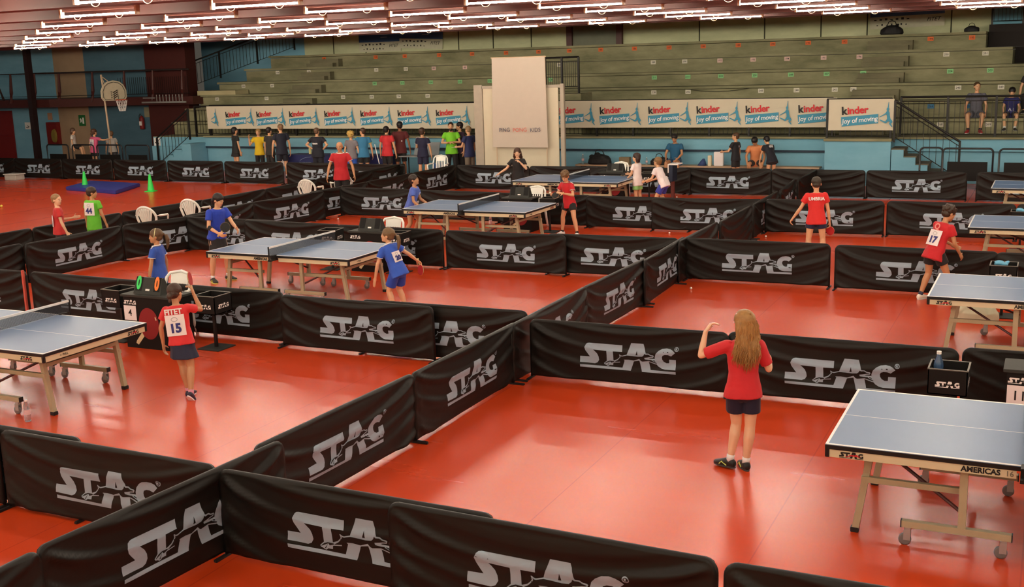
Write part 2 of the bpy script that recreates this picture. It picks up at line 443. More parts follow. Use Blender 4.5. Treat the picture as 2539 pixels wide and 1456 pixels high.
# railings
def railing(label, pts, posts, nb, h, z_low, name='railing', m=None, bars=True, rt=0.03):
    """pts: two base points (x,y,z); straight balustrade"""
    m = m or M_frame
    a, b = Vector(pts[0]), Vector(pts[1])
    t = thing(name, label, 'railing', a)
    d = b - a
    bm = bmesh.new(); tube(bm, Vector((0, 0, h)), d + Vector((0, 0, h)), rt, seg=8); finish('top_rail', bm, m, t)
    for i in range(posts):
        p = d * (i / (posts - 1))
        bm = bmesh.new(); box(bm, p.x - 0.028, p.x + 0.028, p.y - 0.028, p.y + 0.028, p.z, p.z + h); finish('post', bm, m, t)
    if bars:
        bm = bmesh.new()
        for i in range(nb):
            p = d * ((i + 0.5) / nb)
            box(bm, p.x - 0.006, p.x + 0.006, p.y - 0.006, p.y + 0.006, p.z + z_low, p.z + h - 0.12)
        for zz in (z_low, h - 0.12):
            tube(bm, Vector((0, 0, zz)), d + Vector((0, 0, zz)), 0.012, seg=6)
        finish('balusters', bm, m, t)
    return t
railing('black front railing of the stand carrying the white banners left of the projection screen', [(-27.9, 32.95, Z0), (-15.3, 32.95, Z0)], 11, 90, 1.12, 0.12)
railing('black front railing of the stand carrying the white banners right of the projection screen', [(-15.2, 32.95, Z0), (-5.75, 32.95, Z0)], 9, 68, 1.12, 0.12)
railing('short black railing on the blue block behind the rightmost banner', [(-5.72, 32.0, Z0), (-4.05, 32.0, Z0)], 2, 12, 1.12, 0.12)
railing('black balustrade in front of the two seated spectators at the right', [(-3.92, 32.95, Z0), (4.5, 32.95, Z0)], 8, 64, 1.12, 0.12)
railing('sloping black handrail of the right staircase', [(-3.95, 31.95, 1.18), (-2.3, 31.95, 0.1)], 2, 10, 1.1, 0.15)
railing('sloping black handrail of the left blue staircase', [(-28.05, 31.95, 1.18), (-29.6, 31.95, 0.15)], 2, 10, 1.08, 0.15)
railing('short black railing at the left end of the stand above the blue stairs', [(-28.6, 32.95, Z0), (-27.95, 32.95, Z0)], 2, 5, 1.1, 0.12)
railing('sloping black balustrade climbing the left end of the stand', [(-32.0, 36.3, 2.75), (-28.3, 38.9, 4.3)], 4, 34, 1.05, 0.12)
railing('short black railing by the dark doorway at the top right of the stand', [(-2.05, 39.02, 4.28), (0.6, 39.02, 4.28)], 4, 24, 1.0, 0.1)
# vomitory cage railing behind the flag
railing('black cage railing high on the stand behind the hanging flag', [(-15.3, 33.4, 2.55), (-13.6, 33.4, 2.55)], 4, 24, 1.12, 0.22)
bm = bmesh.new(); box(bm, -15.5, -13.5, 33.3, 34.25, 1.26, 2.55); finish('landing', bm, M_concrete, stand)

# dark doorway block top right of the stand
bm = bmesh.new(); box(bm, -2.12, 6, 38.95, 39.1, 3.595, 4.28); box(bm, -1.33, 6, 38.95, 39.1, 3.105, 3.59)
struct(finish('wall_exit_dark', bm, mat('dark_brown_board', (30, 22, 20), 0.8)))
wallbox('wall_right_blue', -2.1, 16, 39.6, 39.79, 4.0, 8.0, M_bluewall)

# ------------------------------------------------------------------ left corner: gallery, door, signs
def slab(name, pts, z0, z1, m):
    bm = bmesh.new()
    v0 = [bm.verts.new((x, y, z0)) for x, y in pts]; v1 = [bm.verts.new((x, y, z1)) for x, y in pts]
    bm.faces.new(v0[::-1]); bm.faces.new(v1)
    for i in range(len(pts)):
        j = (i + 1) % len(pts); bm.faces.new((v0[i], v0[j], v1[j], v1[i]))
    return finish(name, bm, m)
gal = thing('gallery', 'dark maroon upper walkway with steel railing in the left corner of the hall', 'gallery', (-38, 34, 0))
g = slab('floor_slab', [(-8, 0), (1, 0), (4.2, 1.0), (7.4, 1.2), (7.4, 2.0), (-8, 2.0)], 2.30, 2.62, M_maroon); g.parent = gal
bm = bmesh.new(); path_tube(bm, [(-8, 0.02, 3.66), (1, 0.02, 3.66), (4.2, 1.02, 3.66), (7.3, 1.2, 3.66)], 0.035, 8); finish('top_rail', bm, mat('dark_glossy_rail', (52, 46, 46), 0.25, spec=0.8), gal)
bm = bmesh.new(); path_tube(bm, [(-8, 0.02, 2.74), (1, 0.02, 2.74), (4.2, 1.02, 2.74), (7.3, 1.2, 2.74)], 0.014, 6); finish('bottom_rail', bm, M_frame, gal)
for i, (x, y) in enumerate([(-1.0, 0), (0.35, 0), (1.5, 0.2), (2.9, 0.6), (4.2, 1.0), (5.6, 1.1), (7.0, 1.2)]):
    bm = bmesh.new()
    path_tube(bm, [(x - 0.16, y, 2.5), (x - 0.05, y - 0.03, 2.9), (x - 0.02, y, 3.66)], [0.085, 0.07, 0.04], 8)
    finish('post', bm, M_maroon, gal)
bm = bmesh.new()
for k in range(34):
    x = 3.9 + k * 0.1; y = 0.02 + max(0, (min(x, 4.2) - 1) * 0.31)
    if x > 4.2: y = 1.02 + (x - 4.2) * 0.06
    box(bm, x - 0.006, x + 0.006, y - 0.006, y + 0.006, 2.74, 3.4)
finish('balusters', bm, M_frame, gal)
for (x, zt) in [(-37.75, 8.0)]:
    bm = bmesh.new(); box(bm, x - 0.11, x + 0.11, 33.7, 33.92, 0, zt); tag(finish('steel_column', bm, mat('dark_maroon_column', (50, 30, 28), 0.4)), 'dark steel column rising past the gallery beside the red door', 'column')
bm = bmesh.new(); path_tube(bm, [(-39.5, 33.95, 2.6), (-39.72, 33.9, 3.3), (-39.75, 33.9, 4.2), (-39.6, 33.9, 6)], 0.055, 8)
tag(finish('curved_post', bm, mat('dark_maroon_column', (50, 30, 28), 0.4)), 'thin curved dark post standing on the gallery at the far left', 'post')
dr = thing('door_1', 'red double exit door', 'door', (-42.38, YL - 0.03, 0)); struct(dr)
del dr['label']; del dr['category']
for s in (-1, 1):
    bm = bmesh.new(); box(bm, min(0, s * 0.93), max(0, s * 0.93), -0.04, 0.02, 0.02, 2.1, 0.01)
    finish('door_leaf', bm, M_redpaint, dr)
bm = bmesh.new(); tube(bm, (-0.8, -0.09, 1.0), (0.8, -0.09, 1.0), 0.02, seg=8); finish('push_bar', bm, mat('red_bar', (150, 30, 30), 0.4), dr)
def plate(name, label, cat, x, y, z, w_, h_, m, th=0.02):
    o = thing(name, label, cat, (x, y, z))
    bm = bmesh.new(); box(bm, -w_ / 2, w_ / 2, -th, 0, -h_ / 2, h_ / 2); finish('panel', bm, m, o)
    return o
# ------------------------------------------------------------------ logo outlines (metres, centred on the print)
ST=[(-0.45,0.116),(-0.055,0.13),(-0.056,0.057),(-0.164,0.05),(-0.161,-0.065),(-0.166,-0.112),(-0.222,-0.116),(-0.241,-0.119),(-0.241,0.047),(-0.4,0.045),(-0.381,0.028),(-0.355,0.002),(-0.338,-0.033),(-0.333,-0.07),(-0.351,-0.102),(-0.383,-0.117),(-0.562,-0.119),(-0.561,-0.051),(-0.442,-0.043),(-0.474,-0.003),(-0.495,0.026),(-0.504,0.062),(-0.488,0.097),(-0.472,0.111)]
AA=[(0.049,0.169),(0.192,0.174),(0.223,0.062),(0.253,-0.022),(0.274,-0.114),(0.561,-0.101),(0.561,-0.131),(0.174,-0.147),(0.144,-0.022),(0.079,-0.038),(0.042,-0.151),(-0.559,-0.174),(-0.559,-0.144),(-0.056,-0.129),(-0.027,-0.037),(0.0,0.032)]
AH=[(0.117,0.091),(0.126,0.038),(0.102,0.036)]
GG=[(0.556,0.116),(0.531,0.139),(0.5,0.151),(0.46,0.154),(0.409,0.143),(0.367,0.117),(0.336,0.082),(0.322,0.04),(0.323,-0.001),(0.336,-0.036),(0.362,-0.064),(0.398,-0.083),(0.439,-0.088),(0.56,-0.08),(0.562,0.035),(0.487,0.031),(0.485,-0.012),(0.454,-0.016),(0.424,-0.002),(0.407,0.022),(0.404,0.047),(0.413,0.068),(0.439,0.08),(0.475,0.082),(0.51,0.071)]
DO=[(-0.092,0.024),(-0.081,0.023),(-0.072,0.015),(-0.055,0.013),(0.0,0.032),(0.061,0.033),(0.129,0.032),(0.176,0.04),(0.192,0.056),(0.208,0.078),(0.225,0.072),(0.254,0.074),(0.277,0.06),(0.305,0.059),(0.313,0.052),(0.305,0.033),(0.274,0.028),(0.254,0.021),(0.264,0.017),(0.321,0.02),(0.38,0.004),(0.38,-0.009),(0.341,-0.004),(0.3,0.005),(0.297,-0.001),(0.349,-0.022),(0.351,-0.044),(0.326,-0.042),(0.253,-0.022),(0.181,-0.036),(0.16,-0.032),(0.14,-0.013),(0.081,-0.038),(0.018,-0.034),(-0.029,-0.04),(-0.083,-0.071),(-0.152,-0.082),(-0.184,-0.095),(-0.219,-0.126),(-0.235,-0.126),(-0.243,-0.119),(-0.267,-0.113),(-0.274,-0.101),(-0.243,-0.072),(-0.205,-0.056),(-0.154,-0.055),(-0.114,-0.037),(-0.09,-0.012),(-0.085,-0.001)]
DI=[(-0.08,0.011),(-0.069,0.004),(-0.055,0.003),(0.0,0.023),(0.061,0.024),(0.129,0.023),(0.178,0.03),(0.197,0.047),(0.207,0.068),(0.218,0.059),(0.249,0.064),(0.272,0.051),(0.3,0.048),(0.303,0.043),(0.269,0.036),(0.238,0.027),(0.202,0.019),(0.207,0.002),(0.254,0.001),(0.285,0.003),(0.29,-0.004),(0.346,-0.027),(0.341,-0.034),(0.253,-0.013),(0.181,-0.028),(0.165,-0.024),(0.144,-0.002),(0.081,-0.028),(0.018,-0.025),(-0.032,-0.031),(-0.088,-0.062),(-0.152,-0.073),(-0.189,-0.087),(-0.224,-0.117),(-0.233,-0.115),(-0.2,-0.073),(-0.262,-0.105),(-0.263,-0.1),(-0.237,-0.078),(-0.202,-0.064),(-0.152,-0.064),(-0.109,-0.045),(-0.081,-0.015),(-0.074,-0.001)]
def level(p): return [(x, z - 0.0388 * x) for x, z in p]
ST, AA, AH, GG, DO, DI = map(level, (ST, AA, AH, GG, DO, DI))

def logo_mesh(name, mats, s=1.0, disp=None, origin=(0, 0), reg=True, dog=True, cutx=None):
    """mesh with slot 0 letters, slot 1 dark dog; disp(x,z)->y"""
    bm = bmesh.new()
    def add(p, d, mi, hole=None):
        n0 = len(bm.faces)
        poly(bm, [(x * s, z * s) for x, z in p], d, 0, [(x * s, z * s) for x, z in hole] if hole else None)
        bm.faces.ensure_lookup_table()
        for f in bm.faces[n0:]: f.material_index = mi
    add(ST, 0, 0); add(AA, 0, 0, AH); add(GG, 0, 0)
    if dog:
        add(DO, -0.0022 * max(s, 0.4), 0 if s > 0.5 else 1)
        add(DI, -0.0044 * max(s, 0.4), 1)
    if reg:
        c = (0.572, 0.135)
        add([(c[0] + 0.024 * cos(a), c[1] + 0.024 * sin(a)) for a in [2 * pi * i / 16 for i in range(16)]], 0, 0)
        add([(c[0] + 0.017 * cos(a), c[1] + 0.017 * sin(a)) for a in [2 * pi * i / 16 for i in range(16)]], -0.002, 1)
        add([(c[0] - 0.009, c[1] - 0.011), (c[0] - 0.004, c[1] - 0.011), (c[0] - 0.004, c[1] - 0.001), (c[0] + 0.004, c[1] - 0.011), (c[0] + 0.010, c[1] - 0.011), (c[0] + 0.003, c[1] + 0.0005), (c[0] + 0.008, c[1] + 0.006), (c[0] + 0.003, c[1] + 0.012), (c[0] - 0.009, c[1] + 0.012)], -0.004, 0)
    if disp:
        for ax, lo, hi, st in ((0, -0.6, 0.6, 0.05), (2, -0.2, 0.2, 0.035)):
            k = lo
            while k < hi:
                co = Vector((0, 0, 0)); co[ax] = k
                no = Vector((0, 0, 0)); no[ax] = 1
                bmesh.ops.bisect_plane(bm, geom=bm.verts[:] + bm.edges[:] + bm.faces[:], plane_co=co, plane_no=no)
                k += st
        for v in bm.verts:
            X = v.co.x + origin[0]; Z = v.co.z + origin[1]
            v.co = Vector((X, v.co.y + disp(X, Z) - 0.0025, Z))
    for f in bm.faces:
        f.normal_update()
        if f.normal.y > 0: f.normal_flip()
    me = bpy.data.meshes.new(name); bm.to_mesh(me); bm.free()
    for m in mats: me.materials.append(m)
    if disp:
        for p in me.polygons: p.use_smooth = True
    return me

PW, PZ0, PZ1 = 2.32, 0.035, 0.70
def make_disp(seed):
    rnd = random.Random(seed)
    A = [(rnd.uniform(0.7, 1.3), rnd.uniform(0, 6.28), rnd.uniform(0.8, 1.2)) for _ in range(6)]
    skew = rnd.uniform(-0.25, 0.25)
    def disp(x, z):
        u = (x + PW / 2) / PW; v = (PZ1 - z) / (PZ1 - PZ0)   # v: 0 top, 1 bottom
        u = min(max(u, 0), 1); v = min(max(v, 0), 1)
        uu = u + skew * u * (1 - u)
        sag = 4 * uu * (1 - uu)
        ph = v - 0.42 * sag ** 0.8 * (0.5 + 0.5 * A[0][0])
        near = math.exp(-((u) / 0.28) ** 2) + math.exp(-((1 - u) / 0.28) ** 2)
        amp = 0.005 + 0.012 * near + 0.009 * math.exp(-(v / 0.3) ** 2)
        d = amp * sin(2 * pi * ph * 3.1 * A[1][0] + A[1][1]) + 0.45 * amp * sin(2 * pi * ph * 6.2 + A[2][1])
        for s, c in ((1, u), (-1, 1 - u)):
            r = math.hypot(c * 2.2, v * 0.66 + 0.02); a = math.atan2(v * 0.66 + 0.02, c * 2.2 + 0.02)
            d += 0.016 * A[3][0] * math.exp(-(r / 0.5) ** 2) * sin(a * 9 + A[4][1]) * min(1, r * 6)
        d += 0.004 * sin(5 * u + 3 * v + A[5][1]) * sin(7 * v + A[4][1])
        edge = min(1, v * 12) * min(1, u * 25) * min(1, (1 - u) * 25)
        return min(-0.0165 - 0.004 * edge, -0.024 + d * edge)
    return disp
VAR = []
def build_variant(seed):
    disp = make_disp(seed)
    bm = bmesh.new()
    nx, nz = 96, 30; R = 0.075
    def edge_top(x):
        d = PW / 2 - abs(x)
        return PZ1 if d >= R else PZ1 - R + math.sqrt(max(0, R * R - (R - d) ** 2))
    for side in (0, 1):
        g = []
        for i in range(nx + 1):
            x = -PW / 2 + PW * i / nx
            zt = edge_top(x)
            row = []
            for j in range(nz + 1):
                z = PZ0 + (zt - PZ0) * j / nz
                y = disp(x, z) if side == 0 else 0.018 - 0.5 * (disp(-x, z) + 0.0165)
                row.append(bm.verts.new((x, y, z)))
            g.append(row)
        for i in range(nx):
            for j in range(nz):
                q = (g[i][j], g[i + 1][j], g[i + 1][j + 1], g[i][j + 1])
                bm.faces.new(q if side == 0 else q[::-1])
        if side == 0: g0 = g
    b0 = [g0[0][j] for j in range(nz)] + [g0[i][nz] for i in range(nx)] + [g0[nx][j] for j in range(nz, 0, -1)] + [g0[i][0] for i in range(nx, 0, -1)]
    b1 = [g[0][j] for j in range(nz)] + [g[i][nz] for i in range(nx)] + [g[nx][j] for j in range(nz, 0, -1)] + [g[i][0] for i in range(nx, 0, -1)]
    for k in range(len(b0)):
        j = (k + 1) % len(b0)
        bm.faces.new((b0[k], b1[k], b1[j], b0[j]))
    bmesh.ops.recalc_face_normals(bm, faces=bm.faces)
    me = bpy.data.meshes.new('cloth_cover'); bm.to_mesh(me); bm.free(); me.materials.append(M_cloth)
    for p in me.polygons: p.use_smooth = True
    lg = logo_mesh('printed_logo', (M_silver, M_dark), 1.0, disp, (0.02, 0.345))
    return me, lg
for s in range(5): VAR.append(build_variant(11 + s * 7))
def frame_mesh():
    bm = bmesh.new(); R = 0.075; w = PW / 2 - 0.006; zt = PZ1 - 0.008
    pts = [(-w, 0, 0.02)] + [(-w + R - R * cos(a), 0, zt - R + R * sin(a)) for a in [pi / 2 * i / 6 for i in range(7)]]
    pts += [(w - R + R * sin(a), 0, zt - R + R * cos(a)) for a in [pi / 2 * i / 6 for i in range(7)]] + [(w, 0, 0.02)]
    path_tube(bm, pts, 0.0155, 8)
    me = bpy.data.meshes.new('tube_frame'); bmesh.ops.recalc_face_normals(bm, faces=bm.faces); bm.to_mesh(me); bm.free(); me.materials.append(M_frame)
    for p in me.polygons: p.use_smooth = True
    return me
def foot_mesh():
    bm = bmesh.new(); box(bm, -0.016, 0.016, -0.14, 0.14, 0.0, 0.022, 0.004); box(bm, -0.011, 0.011, -0.011, 0.011, 0.0, 0.05)
    me = bpy.data.meshes.new('foot'); bm.to_mesh(me); bm.free(); me.materials.append(M_rubberb)
    return me
FRM, FT = frame_mesh(), foot_mesh()
NB = [0]
def barrier(x0, y0, x1, y1, label, logo=True, var=None):
    """panel whose printed side faces right-hand side of travel when seen from the camera"""
    d = Vector((x1 - x0, y1 - y0)); L = d.length; a = math.atan2(d.y, d.x)
    c = (x0 + d.x / L * PW / 2, y0 + d.y / L * PW / 2)
    t = thing('barrier', label, 'barrier', (c[0], c[1], 0), a, 'black cloth barriers around the courts')
    v = VAR[(NB[0] * 3 + NB[0] // 5) % 5 if var is None else var]; NB[0] += 1
    link('cloth_cover', v[0], None, t); link('tube_frame', FRM, None, t)
    if logo: link('printed_logo', v[1], None, t)
    for s in (-1, 1):
        f = link('foot', FT, None, t); f.location = (s * (PW / 2 - 0.006), 0, 0)
    return t
ORD = ['first', 'second', 'third', 'fourth', 'fifth', 'sixth', 'seventh', 'eighth', 'ninth', 'tenth', 'eleventh', 'twelfth', 'thirteenth', 'fourteenth', 'fifteenth', 'sixteenth', 'seventeenth', 'eighteenth', 'nineteenth', 'twentieth']
# front cross row, nearest to the viewer
barrier(-5.53, 6.31, -3.2, 6.27, 'black barrier whose logo is cut to three letters, joining the corner in the foreground')
barrier(-3.99, 6.22, -1.66, 6.15, 'black barrier cropped by the bottom edge, overlapping the cut logo beside it')
barrier(-1.62, 6.14, 0.7, 6.16, 'black barrier corner just visible at the bottom right below the nearest table')
barrier(0.72, 6.16, 3.05, 6.18, 'black barrier beyond the lower right corner of the view')
barrier(-7.93, 6.39, -5.6, 6.35, 'black barrier with large logo in the foreground left of the corner')
barrier(-9.42, 6.47, -7.09, 6.46, 'black barrier showing only its rounded top behind the foreground left one')
barrier(-10.3, 6.36, -7.97, 6.38, 'black barrier cut by the left edge in the foreground')
# long diagonal row between the two lines of courts
dg = [(-5.62, 2.40, -5.66, 4.72), (-5.68, 4.72, -5.5, 7.03), (-5.59, 6.80, -5.5, 9.09), (-5.49, 9.09, -5.48, 11.41), (-5.46, 11.26, -5.48, 13.5), (-5.48, 13.51, -5.42, 15.8), (-5.37, 15.6, -5.47, 17.9),
      (-5.41, 17.4, -5.41, 19.72), (-5.36, 19.73, -5.37, 22.0), (-5.36, 22.2, -5.39, 24.5), (-5.35, 24.55, -5.52, 26.84), (-5.45, 26.9, -5.46, 29.0)]
dl = ['dark barrier end at the bottom left corner, nearest of the diagonal row', 'large black barrier with slanting logo in the lower left foreground, second of the diagonal row', 'black diagonal barrier with logo rising behind the foreground corner', 'black diagonal barrier left of the empty red court, logo steeply tilted', 'black diagonal barrier mostly hidden behind the one in front of the blonde player', 'black diagonal barrier with narrow logo above the middle of the picture', 'black diagonal barrier with narrow logo touching the far end of the front courts', 'short dark plain barrier in the diagonal row just past the cross row', 'dark plain barrier of the diagonal row beside the boy with bare arm out', 'small far barrier of the diagonal row behind the red shirted boy', 'small angled barrier with partly hidden logo near the back row', 'farthest barrier of the diagonal row meeting the back row']
for i, q in enumerate(dg): barrier(*q, dl[i], logo=i not in (7, 8, 11))
# second cross row (front of the empty court)
barrier(-5.38, 11.60, -3.06, 11.66, 'black barrier with the clearest logo, left of the long haired player')
barrier(-3.08, 11.72, -0.76, 11.72, 'black barrier with logo at the right of the long haired player')
barrier(-0.72, 11.80, 1.6, 11.82, 'black barrier behind the blue water bottle at the right edge')
barrier(-9.11, 11.86, -6.79, 11.82, 'black barrier with logo right of the white gap post in the middle left court')
barrier(-7.9, 11.94, -5.58, 11.96, 'black barrier half hidden behind the one with the white gap, logo starting at A')
barrier(-11.5, 12.05, -9.18, 12.0, 'black barrier behind the right towel box of the table four court')
barrier(-13.98, 12.14, -11.66, 12.06, 'black barrier behind the left towel box, right of the red gap')
barrier(-16.4, 12.1, -14.07, 12.13, 'black barrier at the left edge, left of the red gap')
# third cross row
barrier(-9.75, 17.55, -7.43, 17.54, 'black barrier with centred logo right of the girl with the ponytail')
barrier(-7.82, 17.66, -5.5, 17.72, 'black barrier with logo tucked behind the diagonal row in mid picture')
barrier(-5.4, 17.78, -3.06, 17.78, 'black barrier with logo below the boy in the red shirt')
barrier(-2.99, 17.72, -0.68, 17.68, 'black barrier with logo cut by the stooping boy wearing number seventeen')
barrier(-0.7, 17.64, 1.6, 17.64, 'black barrier behind the towel box at the right edge of the third row')
barrier(-12.14, 17.66, -9.82, 17.56, 'black barrier behind the scoreboard of the blue players')
barrier(-14.4, 17.76, -12.08, 17.68, 'black barrier with wide shaded logo behind the far half of the blue players table')
barrier(-15.95, 17.86, -13.63, 17.82, 'black barrier just behind the woman with the black racket')
# fourth cross row
for i, q in enumerate([(-15.82, 23.22, -13.5, 23.24), (-13.6, 23.12, -11.28, 23.04), (-11.4, 22.98, -9.08, 22.92), (-9.18, 22.86, -6.86, 22.86), (-7.66, 22.78, -5.34, 22.98), (-5.32, 23.06, -2.99, 23.2), (-2.95, 23.23, -0.63, 23.24), (-0.6, 23.25, 1.7, 23.25)]):
    barrier(*q, ['black barrier with logo left of the boy in lavender blue', 'black barrier behind the boy in lavender blue', 'plain black barrier behind the umpire chair of the middle court', 'black barrier with cut logo right of the boy in red and white', 'black barrier with logo where the fourth row meets the diagonal row', 'black barrier with logo hidden by the red shirt with white lettering', 'black barrier with logo left of the stooping boy with dark curls', 'black barrier behind the far right towel box'][i], logo=i not in (1, 2))
# back row
bx = [-45.55, -43.2, -40.85, -38.5, -36.15, -33.83, -31.46, -29.05, -26.65, -24.25]
for i, x in enumerate(bx):
    barrier(x, 29.32 - 0.02 * i, x + 2.33, 29.31 - 0.02 * i, 'black back row barrier, %s of the left stretch counting rightwards' % ORD[i])
bx2 = [(-21.78, 29.12), (-19.45, 29.1)]
barrier(-21.78, 29.12, -19.45, 29.1, 'black back row barrier behind the bald man in red')
barrier(-19.7, 28.98, -17.38, 28.95, 'black back row barrier half hidden by angled barriers right of the bald man')
for i, x in enumerate([-15.7, -13.36, -11.02, -8.9, -6.57, -4.22, -1.68]):
    barrier(x, 29.06 if i < 3 else 29.15, x + 2.33, 29.06 if i < 3 else 29.15, ['black back row barrier left of the girl eating', 'black back row barrier behind the girl eating', 'black back row barrier behind the white shirted pair', 'black back row barrier right of the folded scoreboard post', 'black back row barrier with close folds above the red shirted boy', 'black back row barrier with logo in the right stretch', 'black back row barrier at the right edge'][i], logo=i not in (4,))
# left aisle, two parallel rows running away
for i, q in enumerate([(-16.62, 11.9, -16.52, 14.1), (-16.4, 14.17, -16.4, 16.5), (-16.39, 16.52, -15.72, 18.72), (-16.1, 17.95, -16.14, 20.2), (-16.13, 20.2, -15.8, 22.5), (-16.0, 22.2, -15.86, 24.5), (-15.88, 24.49, -15.84, 26.8), (-15.84, 26.82, -15.78, 29.0)]):
    barrier(*q, ['black barrier at the left edge, nearest of the inner aisle row', 'black barrier with large logo below the two waiting children at left', 'black barrier with logo behind the girl with the hairband', 'dark barrier with hidden logo behind the woman in blue', 'black aisle barrier with full logo between two rounded ends', 'black aisle barrier ending where the fourth cross row starts', 'low black aisle barrier with logo behind the boy in lavender blue', 'black aisle barrier with logo right of the boy in lavender blue'][i])
for i, q in enumerate([(-18.1, 11.1, -18.05, 13.4), (-18.05, 13.42, -17.98, 15.72), (-17.97, 15.75, -17.93, 18.07), (-17.93, 18.1, -17.7, 20.16), (-17.62, 20.25, -17.58, 22.53), (-17.58, 22.55, -17.68, 24.86), (-17.7, 24.88, -17.44, 26.9), (-17.46, 26.95, -17.56, 29.0)]):
    barrier(*q, 'dark outer aisle barrier beside the open red floor, %s from the near end' % ORD[i], logo=i in (4, 5, 7))
# white floor marks and gap posts seen between panels
for x, y, m_, lab in [(-14.02, 12.02, 'pale_red_post', 'pale red post standing in the gap between two barriers at left')]:
    bm = bmesh.new(); box(bm, -0.018, 0.018, -0.018, 0.018, 0, 0.74, 0.003)
    o = finish('gap_post', bm, mat('pale_red_post', (200, 90, 76), 0.5)); o.location = (x, y, 0); tag(o, lab, 'post')
